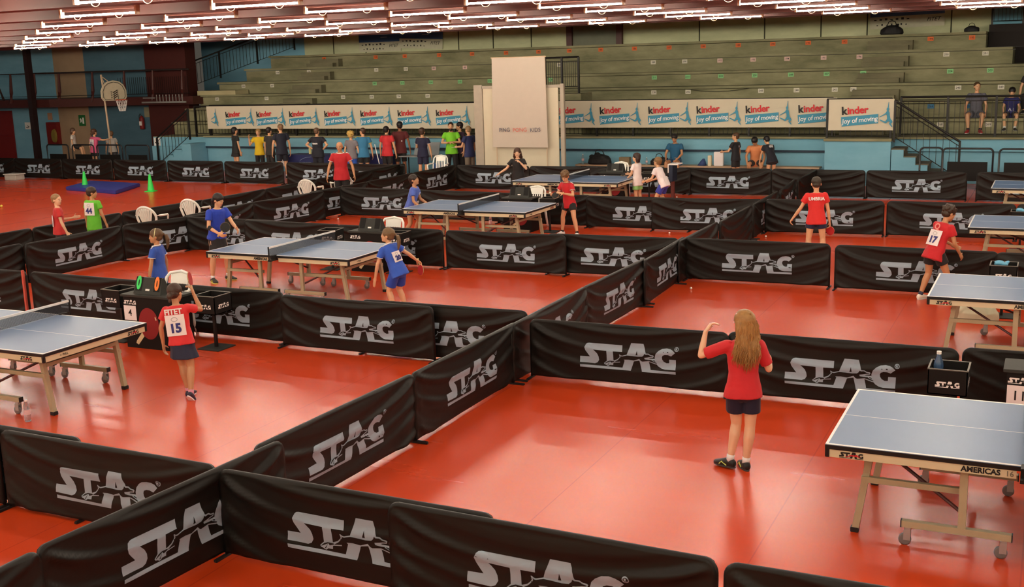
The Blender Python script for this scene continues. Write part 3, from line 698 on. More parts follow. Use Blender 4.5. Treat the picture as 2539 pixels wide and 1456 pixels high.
# ------------------------------------------------------------------ table tennis tables
M_blacktrim = mat('black_edge_trim', (20, 18, 18), 0.45)
LOGO_BLK = logo_mesh('small_logo', (mat('black_lettering', (22, 20, 20), 0.5), M_redp), 0.155, None, reg=False)
LOGO_WHT = logo_mesh('small_logo_white', (M_label, M_blackbox), 0.19, None, reg=False)
M_net = mat_net()
TL, TW, TH = 2.74, 1.525, 0.76
def make_table():
    t = thing('table_tennis_table', '', 'table', (0, 0, 0))
    x0, y0 = 0, 0
    for h in range(2):
        xa = h * (TL / 2) + (0.006 if h else 0); xb = xa + TL / 2 - 0.006
        bm = bmesh.new(); box(bm, xa, xb, 0, TW, TH - 0.028, TH, 0.002); top = finish('table_top', bm, M_top, t)
        bm = bmesh.new()
        z = TH + 0.0008
        ex = xa if h == 0 else xb
        box(bm, min(ex, ex + (0.02 if h == 0 else -0.02)), max(ex, ex + (0.02 if h == 0 else -0.02)), 0, TW, TH - 0.004, z)
        for ya in (0, TW - 0.023): box(bm, xa, xb, ya, ya + 0.023, TH - 0.004, z)
        box(bm, xa, xb, TW / 2 - 0.003, TW / 2 + 0.003, TH - 0.004, z)
        finish('lines', bm, M_line, top)
        bm = bmesh.new(); box(bm, xa - 0.001, xb + 0.001, -0.002, TW + 0.002, TH - 0.038, TH - 0.006); finish('edge_trim', bm, M_blacktrim, top)
        # steel apron
        bm = bmesh.new()
        ia = xa + (0.03 if h == 0 else 0.05); ib = xb - (0.05 if h == 0 else 0.03)
        for ya in (0.006, TW - 0.031): box(bm, ia, ib, ya, ya + 0.025, TH - 0.100, TH - 0.040)
        ex = xa + 0.006 if h == 0 else xb - 0.031
        box(bm, ex, ex + 0.025, 0.03, TW - 0.03, TH - 0.100, TH - 0.040)
        ap = finish('apron', bm, M_apron, t)
        ex = xa - 0.001 if h == 0 else xb - 0.031
        for ya in (-0.001, TW - 0.03): bm = bmesh.new(); box(bm, ex, ex + 0.032, ya, ya + 0.031, TH - 0.103, TH - 0.036, 0.004); finish('corner_cap', bm, M_blacktrim, ap)
        l = link('printed_logo', LOGO_BLK, None, ap)
        l.location = (xa + 0.19, 0.0035, TH - 0.071) if h == 0 else (xb - 0.26, 0.0035, TH - 0.071)
        if h == 0:
            text('model_text', 'AMERICAS', 0.056, M_inkblk, ap, (TL / 2 - 0.29, 0.0035, TH - 0.070), bold=0.0022)
            text('model_number', '16', 0.056, mat('grey_ink', (120, 112, 96), 0.6), ap, (TL / 2 - 0.10, 0.0035, TH - 0.070), bold=0.0005)
        else:
            text('arrow_text', '<- PULL', 0.035, M_inkblk, ap, (xb - 0.003, 0.28, TH - 0.070), rot=(0, 0, pi / 2))
            l2 = link('printed_logo', LOGO_BLK, None, ap); l2.location = (xb - 0.004, TW - 0.22, TH - 0.071); l2.rotation_euler = (0, 0, pi / 2)
        # legs: outer pair
        sgn = 1 if h == 0 else -1
        X = lambda d: (xa + d) if h == 0 else (xb - d)
        for yy in (0.235, TW - 0.235):
            bm = bmesh.new()
            vs = []
            for (xx, zz) in ((X(0.30), TH - 0.1), (X(0.20), 0.0)):
                vs.append([bm.verts.new((xx + a * 0.026, yy + b * 0.026, zz)) for a, b in ((-1, -1), (1, -1), (1, 1), (-1, 1))])
            bm.faces.new(vs[0]); bm.faces.new(vs[1][::-1])
            for i in range(4): bm.faces.new((vs[0][i], vs[0][(i + 1) % 4], vs[1][(i + 1) % 4], vs[1][i]))
            lg = finish('leg', bm, M_leg, t)
            bm = bmesh.new(); box(bm, X(0.20) - 0.031, X(0.20) + 0.031, yy - 0.031, yy + 0.031, 0.0, 0.04, 0.004); finish('rubber_foot', bm, M_rubberb, lg)
        bm = bmesh.new(); box(bm, X(0.27) - 0.02, X(0.27) + 0.02, 0.25, TW - 0.25, 0.53, 0.57); finish('cross_bar', bm, M_leg, t)
        for yy in (0.215, TW - 0.215):
            bm = bmesh.new(); xs = sorted((X(0.24), X(0.96))); box(bm, xs[0], xs[1], yy - 0.02, yy + 0.02, 0.42, 0.465); finish('side_bar', bm, M_leg, t)
        # undercarriage T feet with casters
        for yy in (0.12, TW - 0.12):
            bm = bmesh.new(); xs = sorted((X(0.55), X(1.31))); box(bm, xs[0], xs[1], yy - 0.025, yy + 0.025, 0.145, 0.195)
            fb = finish('base_bar', bm, M_leg, t)
            bm = bmesh.new()
            for e in xs: box(bm, e - 0.004, e + 0.004, yy - 0.027, yy + 0.027, 0.143, 0.197)
            finish('end_cap', bm, M_rubberb, fb)
            bm = bmesh.new(); box(bm, X(0.97) - 0.028, X(0.97) + 0.028, yy - 0.02, yy + 0.02, 0.19, TH - 0.11); finish('post', bm, M_leg, t)
            for e in (xs[0] + 0.05, xs[1] - 0.05):
                bm = bmesh.new(); box(bm, e - 0.02, e + 0.02, yy - 0.022, yy + 0.022, 0.115, 0.145)
                box(bm, e - 0.03, e + 0.02, yy - 0.024, yy - 0.019, 0.045, 0.125); box(bm, e - 0.03, e + 0.02, yy + 0.019, yy + 0.024, 0.045, 0.125)
                ct = finish('caster', bm, M_chrome, t)
                bm = bmesh.new()
                rings(bm, [(Vector((e - 0.02, yy + dy, 0.047)), Vector((r, 0, 0)), Vector((0, 0, r))) for dy, r in ((-0.014, 0.036), (-0.011, 0.046), (0.011, 0.046), (0.014, 0.036))], 18)
                finish('wheel', bm, M_wheel, ct, True)
        bm = bmesh.new(); tube(bm, (X(0.97), 0.14, 0.30), (X(0.30), 0.5, TH - 0.12), 0.014, seg=8); finish('folding_strut', bm, M_maroon, t)
        bm = bmesh.new(); tube(bm, (X(0.97), TW - 0.14, 0.30), (X(0.30), TW - 0.5, TH - 0.12), 0.014, seg=8); finish('folding_strut', bm, M_maroon, t)
    # net
    xm = TL / 2
    nt_ = bpy.data.objects.new('net', None); COL.objects.link(nt_); nt_.parent = t
    bm = bmesh.new(); box(bm, xm - 0.001, xm + 0.001, -0.15, TW + 0.15, TH + 0.006, TH + 0.145); finish('net_mesh', bm, M_net, nt_)
    bm = bmesh.new(); box(bm, xm - 0.006, xm + 0.006, -0.15, TW + 0.15, TH + 0.126, TH + 0.1525); finish('net_tape', bm, M_line, nt_)
    for yy, s in ((-0.1525, -1), (TW + 0.1525, 1)):
        bm = bmesh.new(); box(bm, xm - 0.008, xm + 0.008, yy - 0.012, yy + 0.012, TH - 0.05, TH + 0.158, 0.003)
        ya, yb = sorted((yy, yy - s * 0.19)); box(bm, xm - 0.03, xm + 0.03, ya, yb, TH - 0.075, TH - 0.05); box(bm, xm - 0.03, xm + 0.03, *sorted((yy - s * 0.06, yy - s * 0.17)), TH - 0.05, TH + 0.012, 0.004)
        finish('net_post', bm, M_blacktrim, nt_)
    return t
T0 = make_table()
tables = [(-12.29, 14.14, 'blue grey table between the two teams in royal blue shirts'), (-12.22, 8.26, 'blue grey table beside the girl with bib fifteen, cut by the left edge'),
          (-11.88, 19.6, 'blue grey table between the boy in lavender blue and the boy in red and white'), (-11.93, 24.86, 'far blue grey table before the girl in black and the white shirted pair'),
          (-1.43, 8.27, 'nearest blue grey table at the lower right with large printed name'), (-1.28, 13.94, 'blue grey table at the right edge in front of the boy with bib seventeen'),
          (-1.23, 19.65, 'blue grey table at the right edge behind the stooping boy'), (-1.18, 25.3, 'farthest blue grey table at the upper right edge')]
for i, (x, y, lab) in enumerate(tables):
    o = T0 if i == 0 else copy_tree(T0)
    o.location = (x, y, 0); tag(o, lab, 'table', 'table tennis tables')

# ------------------------------------------------------------------ umpire boxes with flip scoreboards
M_print = mat('dark_red_print', (140, 30, 34), 0.5); M_pw = mat('pale_print', (225, 214, 170), 0.5)
def umpire_table(x, y, label, num=None, wr=0.34):
    t = thing('umpire_table', label, 'table', (x, y, 0), 0, 'black umpire tables')
    bm = bmesh.new(); box(bm, -0.34, wr, 0, 0.38, 0.0, 0.70, 0.004); bd = finish('cabinet', bm, M_blackbox, t)
    bm = bmesh.new(); box(bm, -0.37, wr + .03, -0.02, 0.40, 0.70, 0.73, 0.004); tp = finish('table_top', bm, M_grey, t)
    l = link('printed_logo', LOGO_WHT, None, bd); l.location = (-0.22, -0.003, 0.625)
    bm = bmesh.new()
    poly(bm, [(0.08 + 0.17 * cos(a), 0.35 + 0.215 * sin(a)) for a in [2 * pi * i / 28 for i in range(28)]], -0.003, 0.002)
    rk = finish('racket_print', bm, M_print, bd)
    bm = bmesh.new()
    poly(bm, [(-0.02, 0.17), (-0.13, 0.02 + 0.03), (-0.17, 0.05 + 0.02), (-0.16, 0.10), (-0.07, 0.205), (-0.055, 0.23)], -0.0034, 0.002)
    poly(bm, [(0.19, 0.44), (0.205, 0.40), (0.22, 0.41), (0.20, 0.455)], -0.0034, 0.002)
    finish('handle_print', bm, M_pw, rk)
    if num:
        bm = bmesh.new(); box(bm, -0.33, -0.12, -0.008, -0.005, 0.38, 0.58); sg = finish('number_sheet', bm, M_white, bd)
        text('digits', num, 0.13, M_inkblk, sg, (-0.225, -0.0095, 0.48), bold=0.001)
    return t
def scoreboard(x, y, label, digits=None, z=0.73, rz=0.0):
    t = thing('scoreboard', label, 'scoreboard', (x, y, z), rz, 'flip scoreboards')
    w, h, dp = 0.235, 0.21, 0.10
    bm = bmesh.new()
    vs = [bm.verts.new(p) for p in ((-w, -dp, 0), (w, -dp, 0), (w, dp, 0), (-w, dp, 0), (-w * 0.93, -0.022, h), (w * 0.93, -0.022, h), (w * 0.93, 0.022, h), (-w * 0.93, 0.022, h))]
    for f in ((0, 1, 5, 4), (1, 2, 6, 5), (2, 3, 7, 6), (3, 0, 4, 7), (4, 5, 6, 7), (3, 2, 1, 0)): bm.faces.new([vs[i] for i in f])
    bd = finish('stand_body', bm, M_grey, t)
    bm = bmesh.new(); box(bm, -0.035, 0.035, -0.002, 0.001, -0.013, 0.013, 0.0); lb = finish('label_plate', bm, M_label, bd); lb.location = (0, -dp * 0.78, h * 0.27); lb.rotation_euler = (-0.32, 0, 0)
    for s, m_, k in ((-1, mat('green_digit', (60, 226, 110), 0.5), 0), (1, mat('orange_digit', (244, 128, 40), 0.5), 1)):
        bm = bmesh.new()
        for q in (0, 0.012, 0.024): box(bm, s * 0.155 - 0.052, s * 0.155 + 0.052, -0.004 + q, 0.0 + q, -0.10, 0.09, 0)
        cd = finish('score_cards', bm, M_blackbox, t); cd.location = (0, -0.052, h - 0.075); cd.rotation_euler = (-0.32, 0, 0)
        if digits: dg = text('digit', digits[k], 0.235, m_, cd, (s * 0.155, -0.0062, 0.0), bold=0.013); dg.scale = (0.62, 1, 1)
    bm = bmesh.new()
    for i in range(5): path_tube(bm, [(-0.08 + i * 0.04 + 0.012 * cos(a), 0.0, h + 0.012 * sin(a)) for a in [2 * pi * q / 8 for q in range(8)]], 0.002, 5, True)
    finish('binding_rings', bm, M_blackbox, t)
    return t
umpire_table(-10.82, 11.13, 'black umpire table with a sheet numbered four behind the girl with bib fifteen', '4', 0.5)
umpire_table(-11.0, 16.86, 'black umpire table beyond the far side of the blue players table')
umpire_table(-10.42, 21.95, 'black umpire table behind the middle table, under the plain scoreboard')
umpire_table(-10.30, 27.42, 'black umpire table near the back row before the white shirted pair')
umpire_table(0.05, 11.0, 'black umpire table with a sheet numbered eleven at the right edge', '11')
scoreboard(-10.80, 11.3, 'flip scoreboard showing green zero and orange zero', ('0', '0'))
scoreboard(-10.98, 17.05, 'plain grey flip scoreboard left of the girl with the ponytail')
scoreboard(-10.42, 22.15, 'plain grey flip scoreboard beside the white umpire chair in the middle')
scoreboard(-10.25, 27.6, 'plain grey flip scoreboard in front of the white shirted girl')
scoreboard(0.12, 11.2, 'grey flip scoreboard cut by the right edge')

def towel_box(x, y, label, rz=0.0, blue=False):
    t = thing('towel_box', label, 'box', (x, y, 0), rz, 'black towel boxes on posts')
    bm = bmesh.new(); box(bm, -0.18, 0.18, -0.18, 0.18, 0.0, 0.014, 0.004); finish('base_plate', bm, M_grey, t)
    bm = bmesh.new(); box(bm, -0.018, 0.018, -0.018, 0.018, 0.014, 0.52); finish('post', bm, M_blacktrim, t)
    bm = bmesh.new(); a = 0.172; th = 0.01; z0, z1 = 0.49, 0.73
    box(bm, -a, a, -a, a, z0, z0 + th)
    box(bm, -a, a, -a, -a + th, z0, z1); box(bm, -a, a, a - th, a, z0, z1); box(bm, -a, -a + th, -a, a, z0, z1); box(bm, a - th, a, -a, a, z0, z1)
    bn = finish('bin', bm, M_blackbox, t)
    bm = bmesh.new(); e = 0.006
    box(bm, -a - e, a + e, -a - e, -a + th, z1 - 0.004, z1 + 0.005); box(bm, -a - e, a + e, a - th, a + e, z1 - 0.004, z1 + 0.005)
    box(bm, -a - e, -a + th, -a, a, z1 - 0.004, z1 + 0.005); box(bm, a - th, a + e, -a, a, z1 - 0.004, z1 + 0.005)
    finish('rim', bm, mat('grey_rim', (110, 106, 98), 0.5), bn)
    l = link('printed_logo', LOGO_WHT, None, bn); l.location = (0, -a - 0.002, z0 + 0.1)
    l = link('printed_logo', LOGO_WHT, None, bn); l.location = (a + 0.002, 0, z0 + 0.1); l.rotation_euler = (0, 0, pi / 2)
    return t
towel_box(-11.52, 11.45, 'black towel box left of the umpire table numbered four', -0.05)
towel_box(-9.95, 11.5, 'black towel box on a post right of the girl with bib fifteen', 0.0)
towel_box(-0.78, 10.95, 'black towel box holding the blue water bottle', 0.0)
towel_box(-0.55, 16.55, 'black towel box with a blue cloth beyond the right middle table', 0.0)
towel_box(-0.5, 22.1, 'black towel box with a blue cloth near the right far table', 0.0)
towel_box(-11.8, 16.95, 'black towel box behind the net of the blue players table', 0.15)
towel_box(-10.41, 16.98, 'black towel box partly hidden by the girl with the ponytail', 0.05)
towel_box(-9.72, 22.1, 'black towel box behind the boy in red and white', 0.1)
towel_box(-11.15, 27.5, 'black towel box left of the far scoreboard', 0.1)
towel_box(-9.35, 27.6, 'black towel box between the white shirted girl and boy', 0.1)
M_bluecl = mat('light_blue_cloth', (110, 180, 214), 0.8)
for x, y, lb in ((-0.58, 16.53, 'crumpled light blue cloth in the box by the right middle table'), (-0.5, 22.1, 'crumpled light blue cloth in the box by the right far table')):
    bm = bmesh.new(); random.seed(3)
    for i in range(7): ell(bm, (random.uniform(-0.07, 0.07), random.uniform(-0.06, 0.06), random.uniform(-0.02, 0.05)), (0.06, 0.04, 0.025), Matrix.Rotation(random.uniform(-1, 1), 3, 'Y'))
    o = finish('towel', bm, M_bluecl, None, True); o.location = (x, y, 0.71); tag(o, lb, 'towel')

# ------------------------------------------------------------------ white plastic chairs
def make_chair(kind):
    t = thing('plastic_chair', '', 'chair', (0, 0, 0))
    bm = bmesh.new()       # local: sitter looks to -Y ; back at +Y
    n = 12; g0 = []; g1 = []
    for i in range(n + 1):
        for j in range(n + 1):
            u = -1 + 2 * i / n; v = -1 + 2 * j / n
            x = 0.225 * u * (1 - 0.06 * v); y = 0.215 * v
            z = 0.43 - 0.018 * (1 - u * u) * (1 - v * v) + 0.012 * u * u - 0.01 * (v < 0) * v * v
            g0.append(bm.verts.new((x, y, z))); g1.append(bm.verts.new((x, y, z - 0.012)))
    I = lambda i, j: i * (n + 1) + j
    for i in range(n):
        for j in range(n):
            bm.faces.new((g0[I(i, j)], g0[I(i + 1, j)], g0[I(i + 1, j + 1)], g0[I(i, j + 1)])); bm.faces.new((g1[I(i, j)], g1[I(i, j + 1)], g1[I(i + 1, j + 1)], g1[I(i + 1, j)]))
    br = [I(i, 0) for i in range(n)] + [I(n, j) for j in range(n)] + [I(i, n) for i in range(n, 0, -1)] + [I(0, j) for j in range(n, 0, -1)]
    for a, b in zip(br, br[1:] + br[:1]): bm.faces.new((g0[a], g1[a], g1[b], g0[b]))
    finish('seat', bm, M_plastic, t, True)
    # rounded backrest: rim, fan slats
    def B(u, h): # u -1..1 across, h 0..1 up
        return Vector((0.215 * u, 0.205 + 0.11 * h - 0.05 * (u * u), 0.44 + 0.40 * h))
    if kind == 'round':
        bm = bmesh.new()
        rim = []
        for i in range(25):
            a = pi * (-0.12 + 1.24 * i / 24)
            rim.append(B(cos(a) * 1.02, 0.42 + 0.58 * sin(a)) if sin(a) > 0 else B(cos(a) * (1.02 + 0.35 * sin(a)), 0.42 + 1.0 * sin(a)))
        path_tube(bm, rim, 0.026, 8)
        rimo = finish('back_rim', bm, M_plastic, t, True)
        for k in range(-3, 4):
            u0, u1 = k * 0.12, k * 0.24
            ht = 0.42 + 0.56 * math.sqrt(max(0, 1 - u1 * u1))
            bm = bmesh.new(); m_ = 6; L = []
            for q in range(m_ + 1):
                f = q / m_; u = u0 + (u1 - u0) * f; hh = 0.02 + (ht - 0.02) * f; hw = 0.048 + 0.055 * f
                L.append([bm.verts.new(B(u - hw, hh)), bm.verts.new(B(u + hw, hh)), bm.verts.new(B(u + hw, hh) + Vector((0, 0.012, 0))), bm.verts.new(B(u - hw, hh) + Vector((0, 0.012, 0)))])
            for a, b in zip(L, L[1:]):
                for q in range(4): bm.faces.new((a[q], a[(q + 1) % 4], b[(q + 1) % 4], b[q]))
            bm.faces.new(L[0][::-1]); bm.faces.new(L[-1]); finish('back_slat', bm, M_plastic, t, True)

    else:
        bm = bmesh.new(); path_tube(bm, [B(-1.02, .0), B(-1.04, .55), B(-.98, .88), B(-.78, 1.03), B(0, 1.1), B(.78, 1.03), B(.98, .88), B(1.04, .55), B(1.02, .0)], 0.021, 8); finish('back_rim', bm, M_plastic, t, True)
        bm = bmesh.new(); gq = []
        for q in range(13):
            u = -.66 + 1.32 * q / 12; gq.append([(B(u, .0), B(u, 0) + Vector((0, .014, 0))), (B(u * 1.08, .93), B(u * 1.08, .93) + Vector((0, .014, 0))), (B(u * 1.15, 1.06), B(u * 1.15, 1.06) + Vector((0, .014, 0)))])
        for q in range(12):
            for lv in ((0, 1), (1, 2)):
                if lv == (0, 1) and q % 2 == 1 and 0 < q < 11: 
                    aa, bb = gq[q], gq[q + 1]
                    f_ = lambda c, k_: c[lv[0]][k_].lerp(c[lv[1]][k_], .72)
                    quad = [aa[1][0], bb[1][0], f_(bb, 0), f_(aa, 0)], [aa[1][1], bb[1][1], f_(bb, 1), f_(aa, 1)]
                else:
                    aa, bb = gq[q], gq[q + 1]
                    quad = [aa[lv[0]][0], bb[lv[0]][0], bb[lv[1]][0], aa[lv[1]][0]], [aa[lv[0]][1], bb[lv[0]][1], bb[lv[1]][1], aa[lv[1]][1]]
                v0 = [bm.verts.new(p) for p in quad[0]]; v1 = [bm.verts.new(p) for p in quad[1]]
                bm.faces.new(v0); bm.faces.new(v1[::-1])
                for k_ in range(4): bm.faces.new((v0[k_], v1[k_], v1[(k_ + 1) % 4], v0[(k_ + 1) % 4]))
        bmesh.ops.remove_doubles(bm, verts=bm.verts, dist=0.0004)
        finish('back_panel', bm, M_plastic, t)
    for s in (-1, 1):
        bm = bmesh.new()
        path_tube(bm, [B(s * 1.0, 0.52), (s * 0.27, 0.14, 0.645), (s * 0.285, 0.0, 0.635), (s * 0.285, -0.16, 0.63), (s * 0.27, -0.215, 0.60), (s * 0.245, -0.225, 0.43)], [0.02, 0.022, 0.024, 0.024, 0.02, 0.018], 8)
        finish('armrest', bm, M_plastic, t, True)
        for yy, y2 in ((-0.20, -0.25), (0.20, 0.27)):
            bm = bmesh.new()
            rings(bm, [(Vector((s * 0.215, yy, 0.43)), Vector((0.03, 0, 0)), Vector((0, 0.03, 0))), (Vector((s * 0.245, y2, 0.0)), Vector((0.022, 0, 0)), Vector((0, 0.022, 0)))], 8)
            finish('leg', bm, M_plastic, t, True)
    return t
C0 = make_chair('round')
C1 = make_chair('square')
R3 = pi + 0.25
chairs = [(-17.3, 18.3, R3, 'larger white plastic chair in the left aisle, left of the other'), (-17.25, 19.6, R3, 'white plastic chair in the left aisle near the gap in the outer barriers'),
          (-17.05, 23.7, R3, 'white plastic chair in the aisle left of the bald man in red'), (-16.85, 24.85, R3 + 0.5, 'white plastic chair half hidden beside the hand of the bald man'),
          (-16.75, 29.85, 0.2, 'cream chair behind the back row below the group of spectators'), (-10.98, 11.77, 0.0, 'white plastic umpire chair behind the racket of the girl with bib fifteen'),
          (-10.86, 17.36, 0.1, 'white plastic umpire chair behind the head of the girl with the ponytail'), (-10.36, 22.6, 0.0, 'white plastic umpire chair beside the middle scoreboard'), (-10.5, 28.4, 0.0, 'cream chair behind the far scoreboard')]
used = set()
for i, (x, y, r, lab) in enumerate(chairs):
    src = C0 if i < 4 else C1
    o = src if src.name not in used else copy_tree(src)
    used.add(src.name)
    o.location = (x, y, 0); o.rotation_euler = (0, 0, r); tag(o, lab, 'chair', 'white plastic garden chairs')

# ------------------------------------------------------------------ bottles, balls, cones, mat, bags
M_clear = mat('clear_plastic', (226, 232, 236), 0.12, trans=0.85, var=0.02); M_bluepl = mat('blue_clear_plastic', (110, 150, 196), 0.15, trans=0.75, var=0.03)
def bottle(x, y, z, label, m, h=0.23, r=0.032, cap=None, band=True):
    t = thing('water_bottle', label, 'bottle', (x, y, z))
    bm = bmesh.new(); pr = [(r * 0.85, 0), (r, 0.01)]
    for i in range(5): pr += [(r, 0.02 + h * 0.11 * i), (r * 0.93, 0.02 + h * 0.11 * i + h * 0.05)]
    pr += [(r, h * 0.6), (r * 0.85, h * 0.74), (r * 0.45, h * 0.86), (r * 0.4, h * 0.93)]
    lathe(bm, pr); finish('bottle_body', bm, m, t, True)
    bm = bmesh.new(); lathe(bm, [(r * 0.46, h * 0.925), (r * 0.46, h)]); finish('cap', bm, cap or M_label, t)
    if band: bm = bmesh.new(); lathe(bm, [(r * 1.01, h * 0.33), (r * 1.01, h * 0.56)]); finish('paper_label', bm, mat('pink_white_label', (232, 196, 196), 0.5), t)
    return t
bottle(-9.77, 8.22, 0, 'clear water bottle with pale label standing on the red floor by the table leg', M_clear, 0.24, 0.034)
bottle(-12.6, 9.6, 0, 'small clear bottle cut by the left edge behind the table', M_clear, 0.22, 0.032)
bottle(-0.875, 10.93, 0.505, 'large blue tinted water bottle standing in the right towel box', M_bluepl, 0.36, 0.045, band=False)
bottle(-11.25, 22.3, 0.73 - 0.73, 'clear bottle seen behind the net of the middle table', M_clear, 0.3, 0.035)
bottle(-13.1, 32.4, 0.45, 'clear water bottle on the bench left of the black bag', M_clear, 0.3, 0.04)
bottle(-11.05, 32.4, 0.45, 'small clear bottle on the bench right of the cardboard box', M_clear, 0.22, 0.03)
M_ball = mat('white_ball', (245, 240, 228), 0.4, var=0.01)
for x, y, lab in [(-7.17, 22.46, 'white ball on the floor left of the diagonal row near the fourth cross row'), (-5.17, 22.5, 'white ball at the foot of the far plain barrier'), (-5.22, 21.68, 'white ball just showing above the third cross row'), (-5.09, 17.05, 'white ball on the red floor in front of the third cross row'), (-15.5, 22.6, 'white ball by the foot of the left aisle barrier'), (-8.85, 28.35, 'white ball near the folded board by the back row')]:
    bm = bmesh.new(); ell(bm, (0, 0, 0.02), (0.02, 0.02, 0.02), seg=16, rg=10)
    o = finish('table_tennis_ball', bm, M_ball, None, True); o.location = (x, y, 0); tag(o, lab, 'ball', 'balls on the floor')
bm = bmesh.new(); ell(bm, (0, 0, 0.035), (0.035, 0.035, 0.035), seg=16, rg=10); o = finish('tennis_ball', bm, mat('yellow_ball', (220, 214, 90), 0.8), None, True); o.location = (-26.7, 22.44, 0); tag(o, 'yellow ball on the red floor at the left edge', 'ball')
M_cone = mat('bright_green_plastic', (60, 230, 96), 0.45)
for x, y, lab in [(-28.21, 27.01, 'bright green cone behind the blue mat'), (-25.08, 26.61, 'bright green cone to the right of the blue mat')]:
    t = thing('traffic_cone', lab, 'cone', (x, y, 0), 0.3, 'green training cones')
    bm = bmesh.new(); box(bm, -0.15, 0.15, -0.15, 0.15, 0, 0.025, 0.008); finish('base', bm, M_cone, t)
    bm = bmesh.new(); lathe(bm, [(0.115, 0.02), (0.10, 0.06), (0.03, 0.52), (0.022, 0.53), (0.02, 0.5)], seg=24); finish('cone_body', bm, M_cone, t, True)
bm = bmesh.new()
P = [(-28.35, 26.33), (-25.66, 25.75), (-26.55, 27.72), (-29.1, 28.1)]
v0 = [bm.verts.new((x, y, 0.0)) for x, y in P]; v1 = [bm.verts.new((x, y, 0.11)) for x, y in P]
bm.faces.new(v0[::-1]); bm.faces.new(v1)
for i in range(4): bm.faces.new((v0[i], v0[(i + 1) % 4], v1[(i + 1) % 4], v1[i]))
bmesh.ops.bevel(bm, geom=bm.edges[:], offset=0.02, segments=2, affect='EDGES')
tag(finish('gym_mat', bm, mat('blue_mat_vinyl', (52, 62, 150), 0.45)), 'flat blue gym mat lying on the open red floor at left', 'mat')
t = thing('storage_box', 'low pale plastic tub on the red floor at the far left', 'box', (-33.2, 28.6, 0))
bm = bmesh.new(); box(bm, -0.28, 0.28, -0.2, 0.2, 0, 0.19, 0.02); finish('tub', bm, mat('pale_plastic', (190, 190, 182), 0.4), t)
bm = bmesh.new(); box(bm, -0.31, 0.31, -0.23, 0.23, 0.19, 0.225, 0.01); finish('lid', bm, mat('white_plastic', (222, 222, 216), 0.4), t)
M_bag = mat('black_bag_fabric', (24, 22, 24), 0.7, bump=0.3, scale=20)
def bag(x, y, z, s, label, lying=False, m=None):
    t = thing('sports_bag', label, 'bag', (x, y, z))
    bm = bmesh.new(); random.seed(int(x * 10) % 97)
    rings(bm, [(Vector((0, 0, zz * s)), Vector((a * s, 0, 0)), Vector((0, b * s, 0))) for zz, a, b in ((0, 0.34, 0.17), (0.04, 0.38, 0.2), (0.16, 0.36, 0.19), (0.24, 0.27, 0.15), (0.29, 0.16, 0.1), (0.31, 0.07, 0.05))], 16, pw=0.8)
    for v in bm.verts: v.co += Vector((random.uniform(-.015, .015), random.uniform(-.015, .015), random.uniform(-.01, .01))) * s if v.co.z > 0.02 else Vector((0, 0, 0))
    rb = random.Random(int(abs(x) * 37))
    for i in range(7): ell(bm, (rb.uniform(-.26, .26) * s, rb.uniform(-.08, .08) * s, rb.uniform(.12, .26) * s), (rb.uniform(.09, .15) * s, .11 * s, rb.uniform(.06, .12) * s), Matrix.Rotation(rb.uniform(-.8, .8), 3, 'Y'))
    bmesh.ops.recalc_face_normals(bm, faces=bm.faces)
    o_ = finish('bag_body', bm, m or M_bag, t, True, fix=False); r_ = o_.modifiers.new('r', 'REMESH'); r_.mode = 'VOXEL'; r_.voxel_size = 0.016; r_.use_smooth_shade = True
    bm = bmesh.new(); path_tube(bm, [(-0.15 * s, -0.02, 0.3 * s), (-0.1 * s, -0.03, 0.42 * s), (0, -0.03, 0.455 * s), (0.1 * s, -0.03, 0.42 * s), (0.17 * s, -0.02, 0.26 * s)], 0.014 * s, 6); finish('strap', bm, m or M_bag, t, True)
    return t
bag(-12.55, 32.4, 0.45, 1.0, 'large black sports bag on the bench right of the projection screen')
bag(-10.65, 32.4, 0.45, 0.75, 'black bag on the bench behind the white shirted girl')
bag(-4.95, 38.5, 4.07, 0.95, 'black coat and bag heap high on the top step')
bag(-2.6, 38.6, 4.07, 0.6, 'small dark bag on the top step at the right end')
bag(-0.85, 16.7 - 0.55, 0, 0.8, 'white and yellow sports bag on the floor beyond the right middle table', m=mat('white_yellow_bag', (206, 206, 176), 0.6))
bag(-11.3, 11.62, 0.0, 0.9, 'black sports bag on the floor behind the umpire table numbered four')
bm = bmesh.new(); box(bm, -0.16, 0.16, -0.1, 0.1, 0, 0.22, 0.004); o = finish('cardboard_box', bm, mat('cardboard', (134, 116, 90), 0.8)); o.location = (-11.75, 32.45, 0.45); tag(o, 'small brown cardboard box on the bench right of the big black bag', 'box')
# folded board on a post near the back row
t = thing('folding_stand', 'navy board with white edge clipped on a brown post behind the fourth cross row', 'stand', (-8.85, 28.0, 0))
bm = bmesh.new(); box(bm, -0.04, 0.04, -0.04, 0.04, 0, 0.5); finish('post', bm, mat('brown_red_post', (110, 56, 50), 0.5), t)
bm = bmesh.new(); box(bm, -0.2, 0.25, -0.03, 0.03, 0.0, 0.02); finish('base', bm, M_blacktrim, t)
bm = bmesh.new(); box(bm, -0.05, 0.06, -0.2, 0.2, 0.48, 0.9, 0.01); finish('board', bm, mat('navy_board', (22, 34, 58), 0.5), t)
bm = bmesh.new(); box(bm, -0.065, 0.2, -0.21, 0.21, 0.9, 0.93, 0.008); box(bm, -0.07, -0.045, -0.21, 0.21, 0.7, 0.93, 0.006); finish('white_edge', bm, M_label, t)
